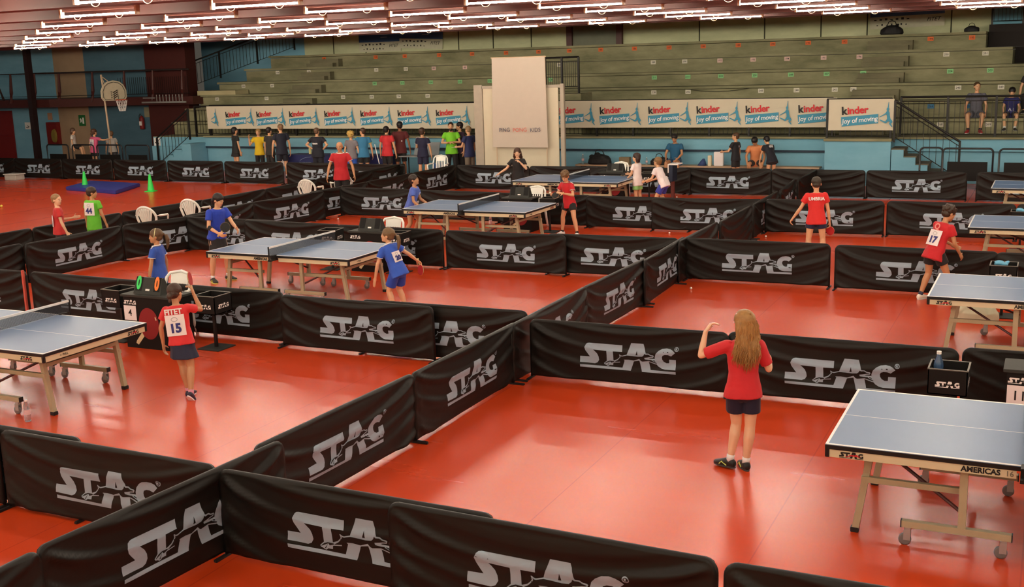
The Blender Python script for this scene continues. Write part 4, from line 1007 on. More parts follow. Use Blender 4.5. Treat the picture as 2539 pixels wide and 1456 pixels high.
# small giveaway bags held low
bm = bmesh.new(); box(bm, -0.14, 0.14, -0.06, 0.06, 0, 0.4, 0.01); o = finish('paper_bag', bm, M_white); o.location = (-8.85, 32.42, 0.45); tag(o, 'upright white paper bag on the bench beside the boy in black', 'bag')
bm = bmesh.new(); box(bm, -0.05, 0.05, -0.06, 0.06, 0, 0.3, 0.01); o = finish('paper_bag', bm, mat('cream_paper', (222, 214, 184), 0.7)); o.location = (-9.1, 32.35, 0.45); tag(o, 'narrow cream paper bag leaning by the white bag on the bench', 'bag')
bm = bmesh.new(); rings(bm, [(Vector((0, 0, 0)), Vector((0.14, 0, 0)), Vector((0, 0.12, 0))), (Vector((0.03, 0, 0.12)), Vector((0.08, 0, 0)), Vector((0, 0.08, 0))), (Vector((0.05, 0, 0.2)), Vector((0.03, 0, 0)), Vector((0, 0.03, 0)))], 10)
o = finish('blue_pouch', bm, mat('blue_fabric', (50, 70, 120), 0.7), None, True); o.location = (-9.35, 32.4, 0.45); tag(o, 'small dark blue pouch on the bench left of the paper bags', 'bag')

# tubular crowd frames near the walls
def crowd_frame(x, y, label, w=1.15, bd=True, rz=0.0):
    t = thing('crowd_frame', label, 'barrier', (x, y, 0), rz, 'black tubular frames')
    bm = bmesh.new(); R = 0.1; h = 1.08; pts = [(-w / 2, 0, 0)] + [(-w / 2 + R - R * cos(a), 0, h - R + R * sin(a)) for a in [pi / 2 * i / 5 for i in range(6)]] + [(w / 2 - R + R * sin(a), 0, h - R + R * cos(a)) for a in [pi / 2 * i / 5 for i in range(6)]] + [(w / 2, 0, 0)]
    path_tube(bm, pts, 0.024, 8); finish('tube_frame', bm, M_blacktube, t, True)
    if bd: bm = bmesh.new(); box(bm, -w / 2 + 0.12, w / 2 - 0.12, -0.012, 0.012, 0.25, 0.74, 0.004); finish('board', bm, M_blackbox, t)
    return t
for i, (a, b) in enumerate([(-33.67, -32.6), (-32.4, -31.35), (-31.2, -30.0), (-29.85, -28.75)]):
    crowd_frame((a + b) / 2, 30.6, 'black tubular frame with dark board behind the left back row, %s from the left' % ORD[i], b - a)
crowd_frame(-2.95, 31.5, 'tall narrow black tube frame at the foot of the right staircase', 0.55, False)
crowd_frame(-2.05, 31.3, 'black tubular frame with dark board right of the staircase foot', 1.2)
crowd_frame(-0.75, 31.2, 'black tubular frame with dark board at the right edge', 1.1)

# ------------------------------------------------------------------ screen, flag, banners
t = thing('projection_screen', 'large cream screen panel standing behind the back row under the hanging flag', 'screen', (-14.03, 29.95, 0))
bm = bmesh.new(); box(bm, -1.18, 1.2, -0.02, 0.02, 0.25, 2.85); finish('screen_sheet', bm, mat('cream_screen', (206, 196, 172), 0.7, var=0.03), t)
for x in (-1.33, 1.33):
    bm = bmesh.new(); box(bm, x - (0.14 if x < 0 else 0.06), x + (0.14 if x < 0 else 0.06), -0.05, 0.05, 0, 2.95, 0.01); finish('side_post', bm, mat('grey_frame', (168, 158, 142), 0.5), t)
bm = bmesh.new(); box(bm, -1.3, 1.3, -0.04, 0.04, 2.84, 2.92); finish('top_bar', bm, mat('grey_frame', (168, 158, 142), 0.5), t)
def cloth_sheet(name, w_, z0, z1, amp, seed, m, parent, nx=60, nz=40, flare=0.0):
    rnd = random.Random(seed); ph = [rnd.uniform(0, 6.28) for _ in range(6)]
    bm = bmesh.new(); g = []
    def D(x, z):
        f = (z1 - z) / (z1 - z0)
        return amp * (sin(x * 7 / w_ * 2 + ph[0] + f * 1.5) + 0.5 * sin(x * 17 / w_ + ph[1] - f * 2) + 0.4 * sin(f * 5 + ph[2] + x)) * (0.25 + 0.75 * f)
    for s in (0, 1):
        gg = [[bm.verts.new(((-w_ / 2 + w_ * i / nx) * (1 + flare * (1 - j / nz)), D(-w_ / 2 + w_ * i / nx, z0 + (z1 - z0) * j / nz) + s * 0.003, z0 + (z1 - z0) * j / nz)) for j in range(nz + 1)] for i in range(nx + 1)]
        for i in range(nx):
            for j in range(nz): bm.faces.new((gg[i][j], gg[i + 1][j], gg[i + 1][j + 1], gg[i][j + 1]) if s == 0 else (gg[i][j], gg[i][j + 1], gg[i + 1][j + 1], gg[i + 1][j]))
    o = finish(name, bm, m, parent, True, fix=False)
    return o, D
t = thing('flag', 'tall white hanging flag with lettering at its foot, in front of the screen', 'flag', (-13.98, 29.78, 0))
o, D = cloth_sheet('flag_cloth', 1.66, 1.16, 3.72, 0.012, 5, mat('white_flag_cloth', (194, 182, 168), 0.8, var=0.04), t, flare=0.06)
bm = bmesh.new(); tube(bm, (-0.85, 0.01, 3.71), (0.85, 0.01, 3.71), 0.018, seg=8); finish('top_rod', bm, M_refl, t)
for x in (-0.8, 0.8): bm = bmesh.new(); tube(bm, (x, 0.09, 0.0), (x, 0.09, 3.71), 0.014, seg=8); finish('support_pole', bm, M_refl, t)
for s, x, m_ in (('PING', -0.43, mat('dark_blue_print', (40, 48, 84), 0.6)), ('PONG', 0.02, mat('coral_print', (214, 92, 76), 0.6)), ('KIDS', 0.47, mat('dark_blue_print', (40, 48, 84), 0.6))):
    text('lettering', s, 0.165, m_, t, (x * 1.08, -0.05, 1.66), rot=(0, -0.03, 0), bold=-0.0015, space=0.95)
def stroke(bm, pts, w):
    w = w if isinstance(w, (list, tuple)) else [w] * len(pts)
    for (a, b), wa, wb in zip(zip(pts, pts[1:]), w, w[1:]):
        d = Vector((b[0] - a[0], 0, b[1] - a[1])).normalized(); n = Vector((-d.z, 0, d.x))
        A, B_ = Vector((a[0], 0, a[1])), Vector((b[0], 0, b[1]))
        f = bm.faces.new([bm.verts.new(p) for p in (A - n * wa, B_ - n * wb, B_ + n * wb, A + n * wa)])
        if f.normal.y > 0: f.normal_flip()
        for c, r in ((A, wa), (B_, wb)):
            bm.faces.new([bm.verts.new((c.x + r * cos(q), 0, c.z + r * sin(q))) for q in [2 * pi * i / 10 for i in range(10)]])
def leap(parent, x, z, s, y):
    bm = bmesh.new()
    stroke(bm, [(.063, .08), (.075, .22), (.087, .34)], [.022, .012, .006])
    stroke(bm, [(.066, .05), (.085, -.02), (.10, -.12)], [.05, .038, .045])
    stroke(bm, [(.05, .05), (-.03, .0), (-.14, -.06)], [.022, .014, .008])
    stroke(bm, [(.10, -.12), (.165, -.19), (.13, -.24), (.19, -.32)], [.045, .035, .02, .012])
    stroke(bm, [(.09, -.13), (.02, -.21), (-.13, -.14)], [.04, .022, .012])
    bm.faces.new([bm.verts.new((.07 + .034 * cos(q), 0, .15 + .045 * sin(q))) for q in [2 * pi * i / 12 for i in range(12)]])
    for i_, f in enumerate(bm.faces):
        for v in f.verts: v.co.y -= 0.0009 * i_
    for v in bm.verts: v.co *= s
    o = finish('leaping_figure', bm, M_teal, parent, fix=False); o.location = (x + 0.80 * s, y - 0.002, z)
def kinder(parent, x, z, s=1.0, y=-0.02, fig=False, nofig=False):
    # word mark, slanting teal tag with script, leaping figure
    if fig: return leap(parent, x, z, s, y)
    text('word_mark_initial', 'k', 0.30 * s, M_inkblk, parent, (x - 0.29 * s, y, z + 0.10 * s), rot=(0, -0.06, 0), bold=0.009 * s)
    text('word_mark', 'inder', 0.27 * s, M_redp, parent, (x + 0.07 * s, y, z + 0.12 * s), rot=(0, -0.07, 0), bold=0.008 * s, space=0.98)
    bm = bmesh.new(); poly(bm, [(-0.35 * s, -0.32 * s), (0.62 * s, -0.23 * s), (0.62 * s, 0.02 * s), (-0.37 * s, -0.06 * s)], 0, 0.002)
    o = finish('slogan_tag', bm, M_teal, parent); o.location = (x, y, z)
    text('slogan', 'Joy of moving', 0.185 * s, M_label, o, (0.13 * s, -0.003, -0.145 * s), rot=(0, -0.09, 0), bold=0.0015 * s, shear=0.12, space=0.94)
    if not nofig: leap(parent, x, z, s, y)
def banner(x0, x1, y, z0, z1, label, marks, s, seed):
    t = thing('banner', label, 'banner', ((x0 + x1) / 2, y, 0), 0, 'cream banners on the stand railing')
    cloth_sheet('banner_cloth', x1 - x0, z0, z1, 0.006, seed, M_banner, t, nx=int((x1 - x0) * 10), nz=8)
    for x in marks: kinder(t, x - (x0 + x1) / 2, (z0 + z1) / 2, s, fig=x < -28, nofig=abs(x + 6.34) < .01)
    return t
kl = [-28.4, -26.8, -25.42, -24.0, -22.52, -21.05, -19.58, -18.12, -16.65]
banner(-28.0, -15.35, 32.885, 1.50, 2.31, 'long cream banner left of the screen with red, black and teal lettering', kl, 0.93, 3)
banner(-15.2, -5.62, 32.885, 1.52, 2.34, 'long cream banner right of the screen with red, black and teal lettering', [-13.85, -12.36, -10.8, -9.31, -7.85, -6.34], 0.98, 8)
banner(-5.68, -3.97, 31.95, 1.50, 2.33, 'short separate cream banner at the right end of the row', [-4.98], 0.98, 9)
# blue and white sponsor boards on the rear wall
def sponsor(x, y, z, rz_tilt, label, w_=1.9):
    t = thing('sponsor_board', label, 'banner', (x, y, z))
    t.rotation_euler = (0, rz_tilt, 0)
    bm = bmesh.new(); box(bm, -w_ / 2, w_ / 2, -0.012, 0, -0.22, 0.16); finish('white_panel', bm, mat('aged_white_vinyl', (206, 202, 176), 0.6), t)
    bm = bmesh.new(); box(bm, -w_ / 2, w_ / 2, -0.013, 0, 0.16, 0.75); finish('blue_panel', bm, mat('blue_vinyl', (52, 92, 150), 0.5), t)
    text('lettering', 'FITET', 0.17, M_inkblk, t, (w_ / 2 - 0.34, -0.016, 0.0), shear=0.3, bold=0.001)
    bm = bmesh.new()
    for i in range(7): box(bm, -w_ / 2 + 0.12 + i * 0.17, -w_ / 2 + 0.20 + i * 0.17, -0.016, -0.012, 0.04, 0.07 + 0.02 * (i % 3)); box(bm, -w_ / 2 + 0.2 + i * 0.15, -w_ / 2 + 0.25 + i * 0.15, -0.016, -0.012, -0.13, -0.10 + 0.03 * (i % 2))
    finish('sponsor_marks', bm, M_inkblk, t)
    bm = bmesh.new(); box(bm, 0.05, 0.35, -0.017, -0.012, 0.33, 0.345); finish('white_stroke', bm, M_label, t)
sponsor(-24.75, YB - 0.05, 4.34, 0.0, 'blue and white sponsor board, left of the overlapping pair on the rear wall', 1.95)
sponsor(-22.85, YB - 0.06, 4.40, 0.05, 'blue and white sponsor board, right of the overlapping pair, tilted', 1.95)
sponsor(-4.65, YB - 0.05, 4.52, -0.02, 'blue and white sponsor board on the rear wall at the upper right', 2.3)

# ------------------------------------------------------------------ basketball hoop
t = thing('basketball_hoop', 'white basketball backboard with hoop and net on a leaning white pole', 'basketball hoop', (-31.52, 31.98, 0), pi / 2 - 0.1)
bm = bmesh.new(); path_tube(bm, [(-0.12, 0.30, 0), (-0.12, 0.30, 1.4), (-0.1, 0.40, 3.0), (-0.1, 0.45, 3.55)], 0.035, 10); finish('pole', bm, M_refl, t, True)
M_bb = mat('cream_backboard', (214, 204, 176), 0.5)
bm = bmesh.new()
bp = [(-0.52, -0.36), (0.52, -0.36), (0.62, -0.22), (0.62, 0.10), (0.50, 0.36), (0.30, 0.52), (0, 0.58), (-0.30, 0.52), (-0.50, 0.36), (-0.62, 0.10), (-0.62, -0.22)]
poly(bm, bp, 0, 0.04); bb = finish('backboard', bm, M_bb, t); bb.location = (0.0, -0.05, 2.88); bb.scale = (0.92, 1, 0.78)
bm = bmesh.new(); path_tube(bm, [(x * 0.86, -0.004, z * 0.86) for x, z in bp], 0.012, 5, True); finish('border_line', bm, M_inkblk, bb)
bm = bmesh.new()
for k in range(4): path_tube(bm, [(-0.16, -0.006, 0.05 - k * 0.09), (-0.02, -0.006, 0.02 - k * 0.09), (0.14, -0.006, 0.12 - k * 0.09)], 0.02, 5)
path_tube(bm, [(-0.02, -0.006, -0.33), (-0.02, -0.006, 0.05), (0.18, -0.006, 0.14), (0.18, -0.006, -0.3)], 0.009, 5)
finish('backboard_emblem', bm, M_inkblk, bb)
bm = bmesh.new(); path_tube(bm, [(0.08 + 0.2 * cos(a), -0.32 + 0.2 * sin(a), 2.62) for a in [2 * pi * i / 20 for i in range(20)]], 0.012, 6, True); tube(bm, (0.08, -0.06, 2.62), (0.08, -0.13, 2.62), 0.02, seg=6); finish('hoop_ring', bm, mat('orange_red_ring', (196, 80, 50), 0.5), t)
bm = bmesh.new()
for i in range(12):
    a0 = 2 * pi * i / 12
    for sgn in (-1, 1):
        path_tube(bm, [(0.08 + (0.2 - 0.09 * f) * cos(a0 + sgn * f * 0.8), -0.32 + (0.2 - 0.09 * f) * sin(a0 + sgn * f * 0.8), 2.62 - 0.4 * f) for f in (0, 0.33, 0.66, 1)], 0.006, 4)
path_tube(bm, [(0.08 + 0.11 * cos(a), -0.32 + 0.11 * sin(a), 2.22) for a in [2 * pi * i / 12 for i in range(12)]], 0.007, 4, True)
finish('net', bm, M_label, t)
bm = bmesh.new(); tube(bm, (-0.1, 0.45, 3.5), (0.25, 0.0, 3.0), 0.015, seg=6); tube(bm, (-0.1, 0.45, 3.5), (-0.25, 0.0, 3.0), 0.015, seg=6); tube(bm, (-0.11, 0.36, 2.6), (0.0, -0.0, 2.75), 0.02, seg=6); finish('bracket', bm, M_refl, t)

# ------------------------------------------------------------------ wall signs, hose cabinet, extinguishers
yw = YL - 0.01
o = plate('exit_sign', 'green emergency exit sign on the beige wall panel', 'sign', -37.35, yw - 0.01, 1.66, 0.36, 0.46, mat('green_sign', (40, 110, 56), 0.5))
bm = bmesh.new(); box(bm, 0.03, 0.12, -0.024, -0.02, -0.14, 0.12); poly(bm, [(-0.13, -0.12), (-0.08, -0.02), (-0.12, 0.06), (-0.06, 0.1), (-0.01, 0.03), (0.01, -0.12), (-0.04, -0.04)], -0.024, 0.003); finish('running_figure', bm, M_label, o)
o = plate('hose_cabinet', 'red and brass fire hose cabinet on the blue wall behind the left rails', 'cabinet', -38.98, yw, 1.12, 0.62, 0.95, M_redpaint, 0.2)
bm = bmesh.new(); rings(bm, [(Vector((0.16, -0.21, -0.1)), Vector((0.14, 0, 0)), Vector((0, 0, 0.3))), (Vector((0.16, -0.3, -0.1)), Vector((0.12, 0, 0)), Vector((0, 0, 0.26)))], 14); finish('hose_reel', bm, mat('brass', (150, 130, 60), 0.5), o)
o = plate('fire_notice', 'small red and white notice above the hose cabinet', 'sign', -39.2, yw, 1.84, 0.26, 0.3, mat('red_cream_notice', (196, 150, 120), 0.6))
o = plate('arrow_sign', 'white arrow sign on the blue wall beside the red door', 'sign', -40.58, yw, 1.44, 0.34, 0.3, M_label); text('arrow', '->', 0.22, M_inkblk, o, (0, -0.024, -0.05), bold=0.004)
o = plate('arrow_sign', 'white arrow sign on the left corner of the light blue wall', 'sign', -30.55, 32.99, 1.02, 0.3, 0.3, M_label); text('arrow', '<-', 0.22, M_inkblk, o, (0, -0.024, -0.05), bold=0.004)
o = plate('wall_notice', 'beige notice high on the dark blue wall by the extinguisher', 'sign', -33.7, yw, 1.98, 0.34, 0.4, mat('beige_notice', (150, 146, 120), 0.6))
t = thing('fire_extinguisher', 'dark red fire extinguisher hanging on the dark blue wall', 'fire extinguisher', (-33.95, YL - 0.12, 1.3))
bm = bmesh.new(); lathe(bm, [(0.09, 0), (0.1, 0.03), (0.1, 0.42), (0.06, 0.5), (0.03, 0.54)]); finish('cylinder', bm, M_redpaint, t, True)
bm = bmesh.new(); path_tube(bm, [(0, 0, 0.54), (-0.06, 0, 0.62), (-0.13, 0, 0.55), (-0.13, 0, 0.35)], 0.014, 6); finish('hose', bm, M_rubberb, t)
bm = bmesh.new(); box(bm, -0.06, 0.06, -0.104, -0.09, 0.15, 0.32); finish('label_sheet', bm, M_label, t)
# inflatable white cables bundle on dark block
bm = bmesh.new()
for k in range(9): path_tube(bm, [(-31.6 + k * 0.16, 34.3, 2.72), (-31.58 + k * 0.16, 34.28, 2.6), (-31.6 + k * 0.16, 34.3, 2.46)], 0.018, 6)
box(bm, -32.3, -31.7, 34.3, 34.34, 2.58, 2.62); box(bm, -32.4, -30.2, 34.32, 34.37, 2.40, 2.46)
tag(finish('cable_rack', bm, M_chrome), 'row of small shiny hooks under the gallery at the left end of the stand', 'rack')

# ------------------------------------------------------------------ tables by the wall with the organisers
t = thing('cloth_table', 'long table covered with a navy blue cloth behind the back row', 'table', (-20.9, 31.4, 0))
bm = bmesh.new(); box(bm, -2.3, 1.5, -0.35, 0.35, 0.72, 0.75, 0.004); finish('table_top', bm, M_grey, t)
bm = bmesh.new(); box(bm, -2.33, 1.53, -0.38, 0.36, 0.02, 0.765, 0.01); cl = finish('blue_cloth', bm, mat('navy_table_cloth', (30, 38, 92), 0.6), t)
text('lettering', 'FITET', 0.2, mat('pale_lettering', (120, 140, 170), 0.6), cl, (-1.55, -0.385, 0.45), bold=0.001); text('lettering', 'FITET', 0.2, mat('pale_lettering', (120, 140, 170), 0.6), cl, (0.5, -0.385, 0.45), bold=0.001)
bm = bmesh.new(); path_tube(bm, [(-1.3 + 0.55 * cos(a), -0.386, 0.4 + 0.3 * sin(a)) for a in [pi * i / 10 for i in range(9)]], 0.008, 5); path_tube(bm, [(0.4 + 0.55 * cos(a), -0.386, 0.4 + 0.3 * sin(a)) for a in [pi * i / 10 for i in range(9)]], 0.008, 5); finish('arc_emblem', bm, mat('pale_lettering', (120, 140, 170), 0.6), cl)
bottle(-22.45, 31.35, 0.765, 'pale yellow bottle on the navy cloth table', mat('pale_yellow_plastic', (210, 200, 140), 0.4), 0.26, 0.05, band=False)
bottle(-22.2, 31.4, 0.765, 'smaller clear bottle beside the pale yellow one on the navy cloth table', M_clear, 0.2, 0.035, band=False)
t = thing('side_table', 'small black legged table with printed sheets behind the boy in navy and white', 'table', (-18.35, 31.4, 0))
bm = bmesh.new(); box(bm, -0.55, 0.55, -0.3, 0.3, 0.72, 0.745, 0.004); finish('table_top', bm, mat('grey_white_top', (150, 150, 150), 0.5), t)
for x in (-0.5, 0.5):
    for y in (-0.26, 0.26): bm = bmesh.new(); tube(bm, (x, y, 0), (x, y, 0.72), 0.02, seg=8); finish('leg', bm, M_blacktube, t)
bm = bmesh.new(); box(bm, -0.4, 0.5, -0.02, 0.0, 0.0, 0.42); o = finish('notice_board', bm, mat('printed_grey', (140, 146, 150), 0.6)); o.location = (-18.2, 31.6, 0.745); o.rotation_euler = (-0.35, 0, 0); tag(o, 'leaning grey board covered with small print on the side table', 'board')
bm = bmesh.new(); tube(bm, (-18.95 - 0.1, 30.4, 0.0), (-19.3 - 0.1, 30.55, 1.15), 0.014, seg=8); tag(finish('white_pole', bm, M_label), 'thin white pole leaning left of the man in red and grey', 'pole')
t = thing('waste_bin', 'blue waste bin beside the cream chair behind the back row', 'bin', (-17.0, 30.4, 0))
bm = bmesh.new(); lathe(bm, [(0.17, 0), (0.22, 0.6), (0.23, 0.62), (0.2, 0.62)]); finish('bin_body', bm, mat('blue_plastic', (40, 90, 150), 0.4), t, True)
# ------------------------------------------------------------------ people
SKIN = {'fair': mat('fair_skin', (224, 172, 132), 0.5, var=0.05, scale=8), 'tan': mat('tan_skin', (198, 144, 104), 0.5, var=0.05, scale=8), 'pale': mat('pale_skin', (232, 186, 150), 0.5, var=0.05, scale=8), 'brown': mat('brown_skin', (150, 100, 70), 0.5, var=0.05, scale=8)}
M_eye = mat('eye_white', (236, 230, 222), 0.3); M_iris = mat('dark_iris', (40, 28, 22), 0.3); M_lip = mat('lip', (178, 96, 84), 0.5)
CM = {}
def hairs_mat(c):
    n = 'strands_%d_%d_%d' % tuple(c)
    if n in MATS: return MATS[n]
    m = mat(n, c, 0.42, var=0.3, scale=60)
    cc = srgb(*c); mx = [q for q in m.node_tree.nodes if q.type == 'MIX'][0]
    mx.inputs[6].default_value = (cc[0] * .42, cc[1] * .38, cc[2] * .36, 1); mx.inputs[7].default_value = (min(1, cc[0] * 1.7), min(1, cc[1] * 1.6), min(1, cc[2] * 1.5), 1)
    tc = [q for q in m.node_tree.nodes if q.type == 'TEX_COORD'][0]; no = [q for q in m.node_tree.nodes if q.type == 'TEX_NOISE'][0]
    mp = m.node_tree.nodes.new('ShaderNodeMapping'); mp.inputs['Scale'].default_value = (1, 1, .12)
    m.node_tree.links.new(tc.outputs['Object'], mp.inputs[0]); m.node_tree.links.new(mp.outputs[0], no.inputs[0])
    return m
def cm(c, rough=0.75, bump=0.0):
    k = '%d_%d_%d' % tuple(c)
    return mat('fabric_' + k, c, rough, var=0.08, scale=10, sheen=0.1)
def hairm(c): return mat('hair_%d_%d_%d' % tuple(c), c, 0.5, var=0.35, scale=28, bump=0.6)
def remesh(o, vox, smooth=4, fac=0.5):
    r = o.modifiers.new('r', 'REMESH'); r.mode = 'VOXEL'; r.voxel_size = vox; r.use_smooth_shade = True
    if smooth:
        s = o.modifiers.new('s', 'SMOOTH'); s.iterations = smooth; s.factor = fac
V = Vector
def nrm(v): v = V(v); return v.normalized()
def hand(bm, w, d, palm_n, side_v, h, pose):
    """w wrist, d pointing direction, palm_n palm normal, side_v direction of the thumb side"""
    L = 0.105 * h * 0.62
    d = nrm(d); s = (V(side_v) - d * d.dot(V(side_v))).normalized(); n = d.cross(s) * (1 if V(palm_n).dot(d.cross(s)) > 0 else -1)
    pw = 0.0235 * h; pt = 0.0105 * h
    rings(bm, [(w - d * 0.01 * h, s * pw * 0.62, n * pt * 1.1), (w + d * L * 0.25, s * pw * 0.85, n * pt * 1.1), (w + d * L * 0.7, s * pw, n * pt), (w + d * L * 0.95, s * pw * 0.92, n * pt * 0.8)], 12)
    curl = {'relax': 0.45, 'grip': 1.15, 'open': 0.12, 'fist': 1.5}[pose]
    fr = 0.0057 * h
    for i, (o, ln) in enumerate(((0.75, 0.9), (0.26, 1.0), (-0.25, 0.94), (-0.74, 0.76))):
        p = w + d * L * 0.92 + s * pw * o
        dd = d; seg_l = 0.021 * h * ln
        c = curl * (1 + 0.08 * i)
        for q in range(3):
            ang = c * (0.55 if q == 0 else 0.75)
            dd = (dd * cos(ang) + n * sin(ang)).normalized()
            p2 = p + dd * seg_l * (1.15 - 0.22 * q)
            tube(bm, p, p2, fr * (1 - 0.08 * q), fr * (0.94 - 0.1 * q), 8)
            p = p2
    p = w + d * L * 0.3 + s * pw * 0.75
    td = (d * 0.75 + s * (0.75 if pose != 'grip' else 0.3) + n * 0.35).normalized()
    for q in range(2):
        p2 = p + td * 0.027 * h * (1 - 0.15 * q)
        tube(bm, p, p2, fr * 1.25, fr * 1.05, 8); p = p2
        td = (td + d * 0.3 + n * 0.35).normalized()

def person(label, loc, face, h, pose=None, look=None):
    """face: heading in degrees, 0 looks along +Y, counter clockwise."""
    P = dict(torso=(0, 0.02, 1), twist=0, head=0, nod=0, tilt=0, pelvis=None,
             ua_l=(-0.22, 0.0, -1), fa_l=(-0.10, 0.18, -1), ua_r=(0.22, 0.0, -1), fa_r=(0.10, 0.18, -1),
             th_l=(-0.04, 0.0, -1), sh_l=(-0.02, -0.03, -1), th_r=(0.04, 0.0, -1), sh_r=(0.02, -0.03, -1),
             ft_l=(-0.25, 1, 0), ft_r=(0.25, 1, 0), hl='relax', hr='relax', hd_l=None, hd_r=None, groundl=0, seat=None)
    K = dict(skin='fair', hair='short', hc=(60, 42, 32), shirt=(200, 30, 30), sleeve=0.55, bottom='shorts', bc=(24, 26, 40), blen=0.5, socks=(235, 235, 235), shoe=(30, 30, 32), sole=(225, 225, 220),
             build=1.0, kid=True, vox=0.012, headband=None, beard=None, bib=None, bibw=0.2, shirt_hem=0.16, face=True, print_=None, stripe=None, collar=None)
    if pose: P.update(pose)
    if look: K.update(look)
    root = thing('person', label, 'person', (loc[0], loc[1], loc[2] if len(loc) > 2 else 0), radians(face))
    b = K['build']; kid = K['kid']
    HH = 0.150 * h if kid else 0.134 * h       # head height
    legs = 0.235 * h; th = 0.235 * h; ank = 0.045 * h
    TLn = h - HH - 0.028 * h - (legs + th + ank) * 0.985 - 0.0
    t = nrm(P['torso']); tw = radians(P['twist'])
    fwd0 = V((0, 1, 0)); r0 = V((1, 0, 0))
    rs = V((cos(tw), sin(tw), 0)); rs = (rs - t * t.dot(rs)).normalized(); fs = t.cross(rs).normalized()
    rp = (r0 - V((0, 0, 0))).normalized(); 
    # legs from the pelvis
    hipw = 0.052 * h
    pel = V((0, 0, 0))
    J = {}
    for s, k in ((-1, 'l'), (1, 'r')):
        hip = pel + r0 * s * hipw
        kn = hip + nrm(P['th_' + k]) * th
        an = kn + nrm(P['sh_' + k]) * legs
        J['hip' + k], J['kn' + k], J['an' + k] = hip, kn, an
    if P['seat'] is not None: dz = P['seat'] + 0.065 * h
    else: dz = ank - min(J['anl'].z + (0), J['anr'].z)
    off = V((0, 0, dz))
    for k in J: J[k] = J[k] + off
    pel = pel + off
    base = pel - t * 0.01 * h
    nb = base + t * TLn          # neck base
    shw = (0.108 if kid else 0.116) * h * (0.95 + 0.05 * b)
    for s, k in ((-1, 'l'), (1, 'r')):
        sh = base + t * TLn * 0.90 + rs * s * shw
        ua = nrm(P['ua_' + k]); fa = nrm(P['fa_' + k])
        el = sh + ua * 0.165 * h; wr = el + fa * 0.145 * h
        J['sh' + k], J['el' + k], J['wr' + k] = sh, el, wr
        J['hd' + k] = nrm(P['hd_' + k]) if P['hd_' + k] else fa
    # head frame
    hy = tw + radians(P['head']); nd = radians(P['nod'])
    hf = V((-sin(hy), cos(hy), 0)); hr = V((cos(hy), sin(hy), 0)); hu = V((0, 0, 1))
    tl = radians(P['tilt'])
    hf, hu = hf * cos(nd) - hu * sin(nd), hu * cos(nd) + hf * sin(nd)
    hr, hu = hr * cos(tl) - hu * sin(tl), hu * cos(tl) + hr * sin(tl)
    hb = nb + (t * 0.6 + hu * 0.4).normalized() * 0.030 * h       # chin level point
    HM = Matrix((hr, hf, hu)).transposed()
    def HP(x, y, z): return hb + (hr * x + hf * y + hu * z) * HH
    # ---------------- skin body
    bm = bmesh.new()
    def TR(f, rx, ry, dy=0.0): return (base + t * TLn * f + fs * dy * h, rs * rx * h * b, fs * ry * h * b)
    rings(bm, [TR(-0.10, .05, .045), TR(-0.03, .082, .058), TR(.12, .088, .060), TR(.38, .070, .052), TR(.62, .082, .056), TR(.82, .096, .054), TR(.93, .085, .045), TR(1.0, .045, .035)], 16)
    tube(bm, nb - t * 0.03 * h, HP(0, -0.08, 0.30), 0.031 * h, 0.029 * h)
    ell(bm, HP(0, -0.04, 0.60), (.355 * HH, .44 * HH, .40 * HH), HM, 18, 12)
    ell(bm, HP(0, 0.10, 0.34), (.285 * HH, .31 * HH, .36 * HH), HM, 16, 10)
    ell(bm, HP(0, 0.27, 0.09), (.13 * HH, .12 * HH, .10 * HH), HM)
    ell(bm, HP(0, 0.385, 0.50), (.20 * HH, .05 * HH, .05 * HH), HM)
    rings(bm, [(HP(0, .36, .50), hr * .035 * HH, hu * .03 * HH), (HP(0, .42, .42), hr * .05 * HH, hu * .04 * HH), (HP(0, .47, .34), hr * .065 * HH, hu * .045 * HH), (HP(0, .38, .30), hr * .06 * HH, hu * .03 * HH)], 8)
    for s in (-1, 1): ell(bm, HP(s * .36, -.03, .42), (.045 * HH, .09 * HH, .125 * HH), HM, 10, 7)
    for s, k in ((-1, 'l'), (1, 'r')):
        rb = 0.95 + 0.3 * (b - 1)
        tube(bm, J['sh' + k] - rs * s * 0.012 * h - t * 0.008 * h, J['el' + k], 0.0265 * h * rb, 0.0215 * h * rb)
        m_ = J['el' + k].lerp(J['wr' + k], 0.3)
        tube(bm, J['el' + k], m_, 0.0215 * h * rb, 0.0225 * h * rb); tube(bm, m_, J['wr' + k], 0.0225 * h * rb, 0.0150 * h * rb)
        d = J['hd' + k]
        inward = (V((0, 0, 0)) - rs * s); thumb = fs if abs(d.dot(fs)) < 0.8 else V((0, 0, 1))
        hand(bm, J['wr' + k], d, inward, thumb, h, P['h' + k])
        tube(bm, J['hip' + k] + V((0, 0, 0.01 * h)), J['kn' + k], 0.053 * h * b, 0.034 * h * rb, 14)
        c_ = J['kn' + k].lerp(J['an' + k], 0.30)
        ax = (J['an' + k] - J['kn' + k]).normalized(); bk = (V((0, -1, 0)) - ax * ax.dot(V((0, -1, 0)))).normalized()
        tube(bm, J['kn' + k], c_ + bk * 0.006 * h, 0.034 * h * rb, 0.036 * h * rb, 14); tube(bm, c_ + bk * 0.006 * h, J['an' + k], 0.036 * h * rb, 0.0195 * h * rb, 14)
    bmesh.ops.recalc_face_normals(bm, faces=bm.faces)
    body = finish('body', bm, SKIN[K['skin']], root, True, fix=False); remesh(body, K['vox'] * 0.8, 3)
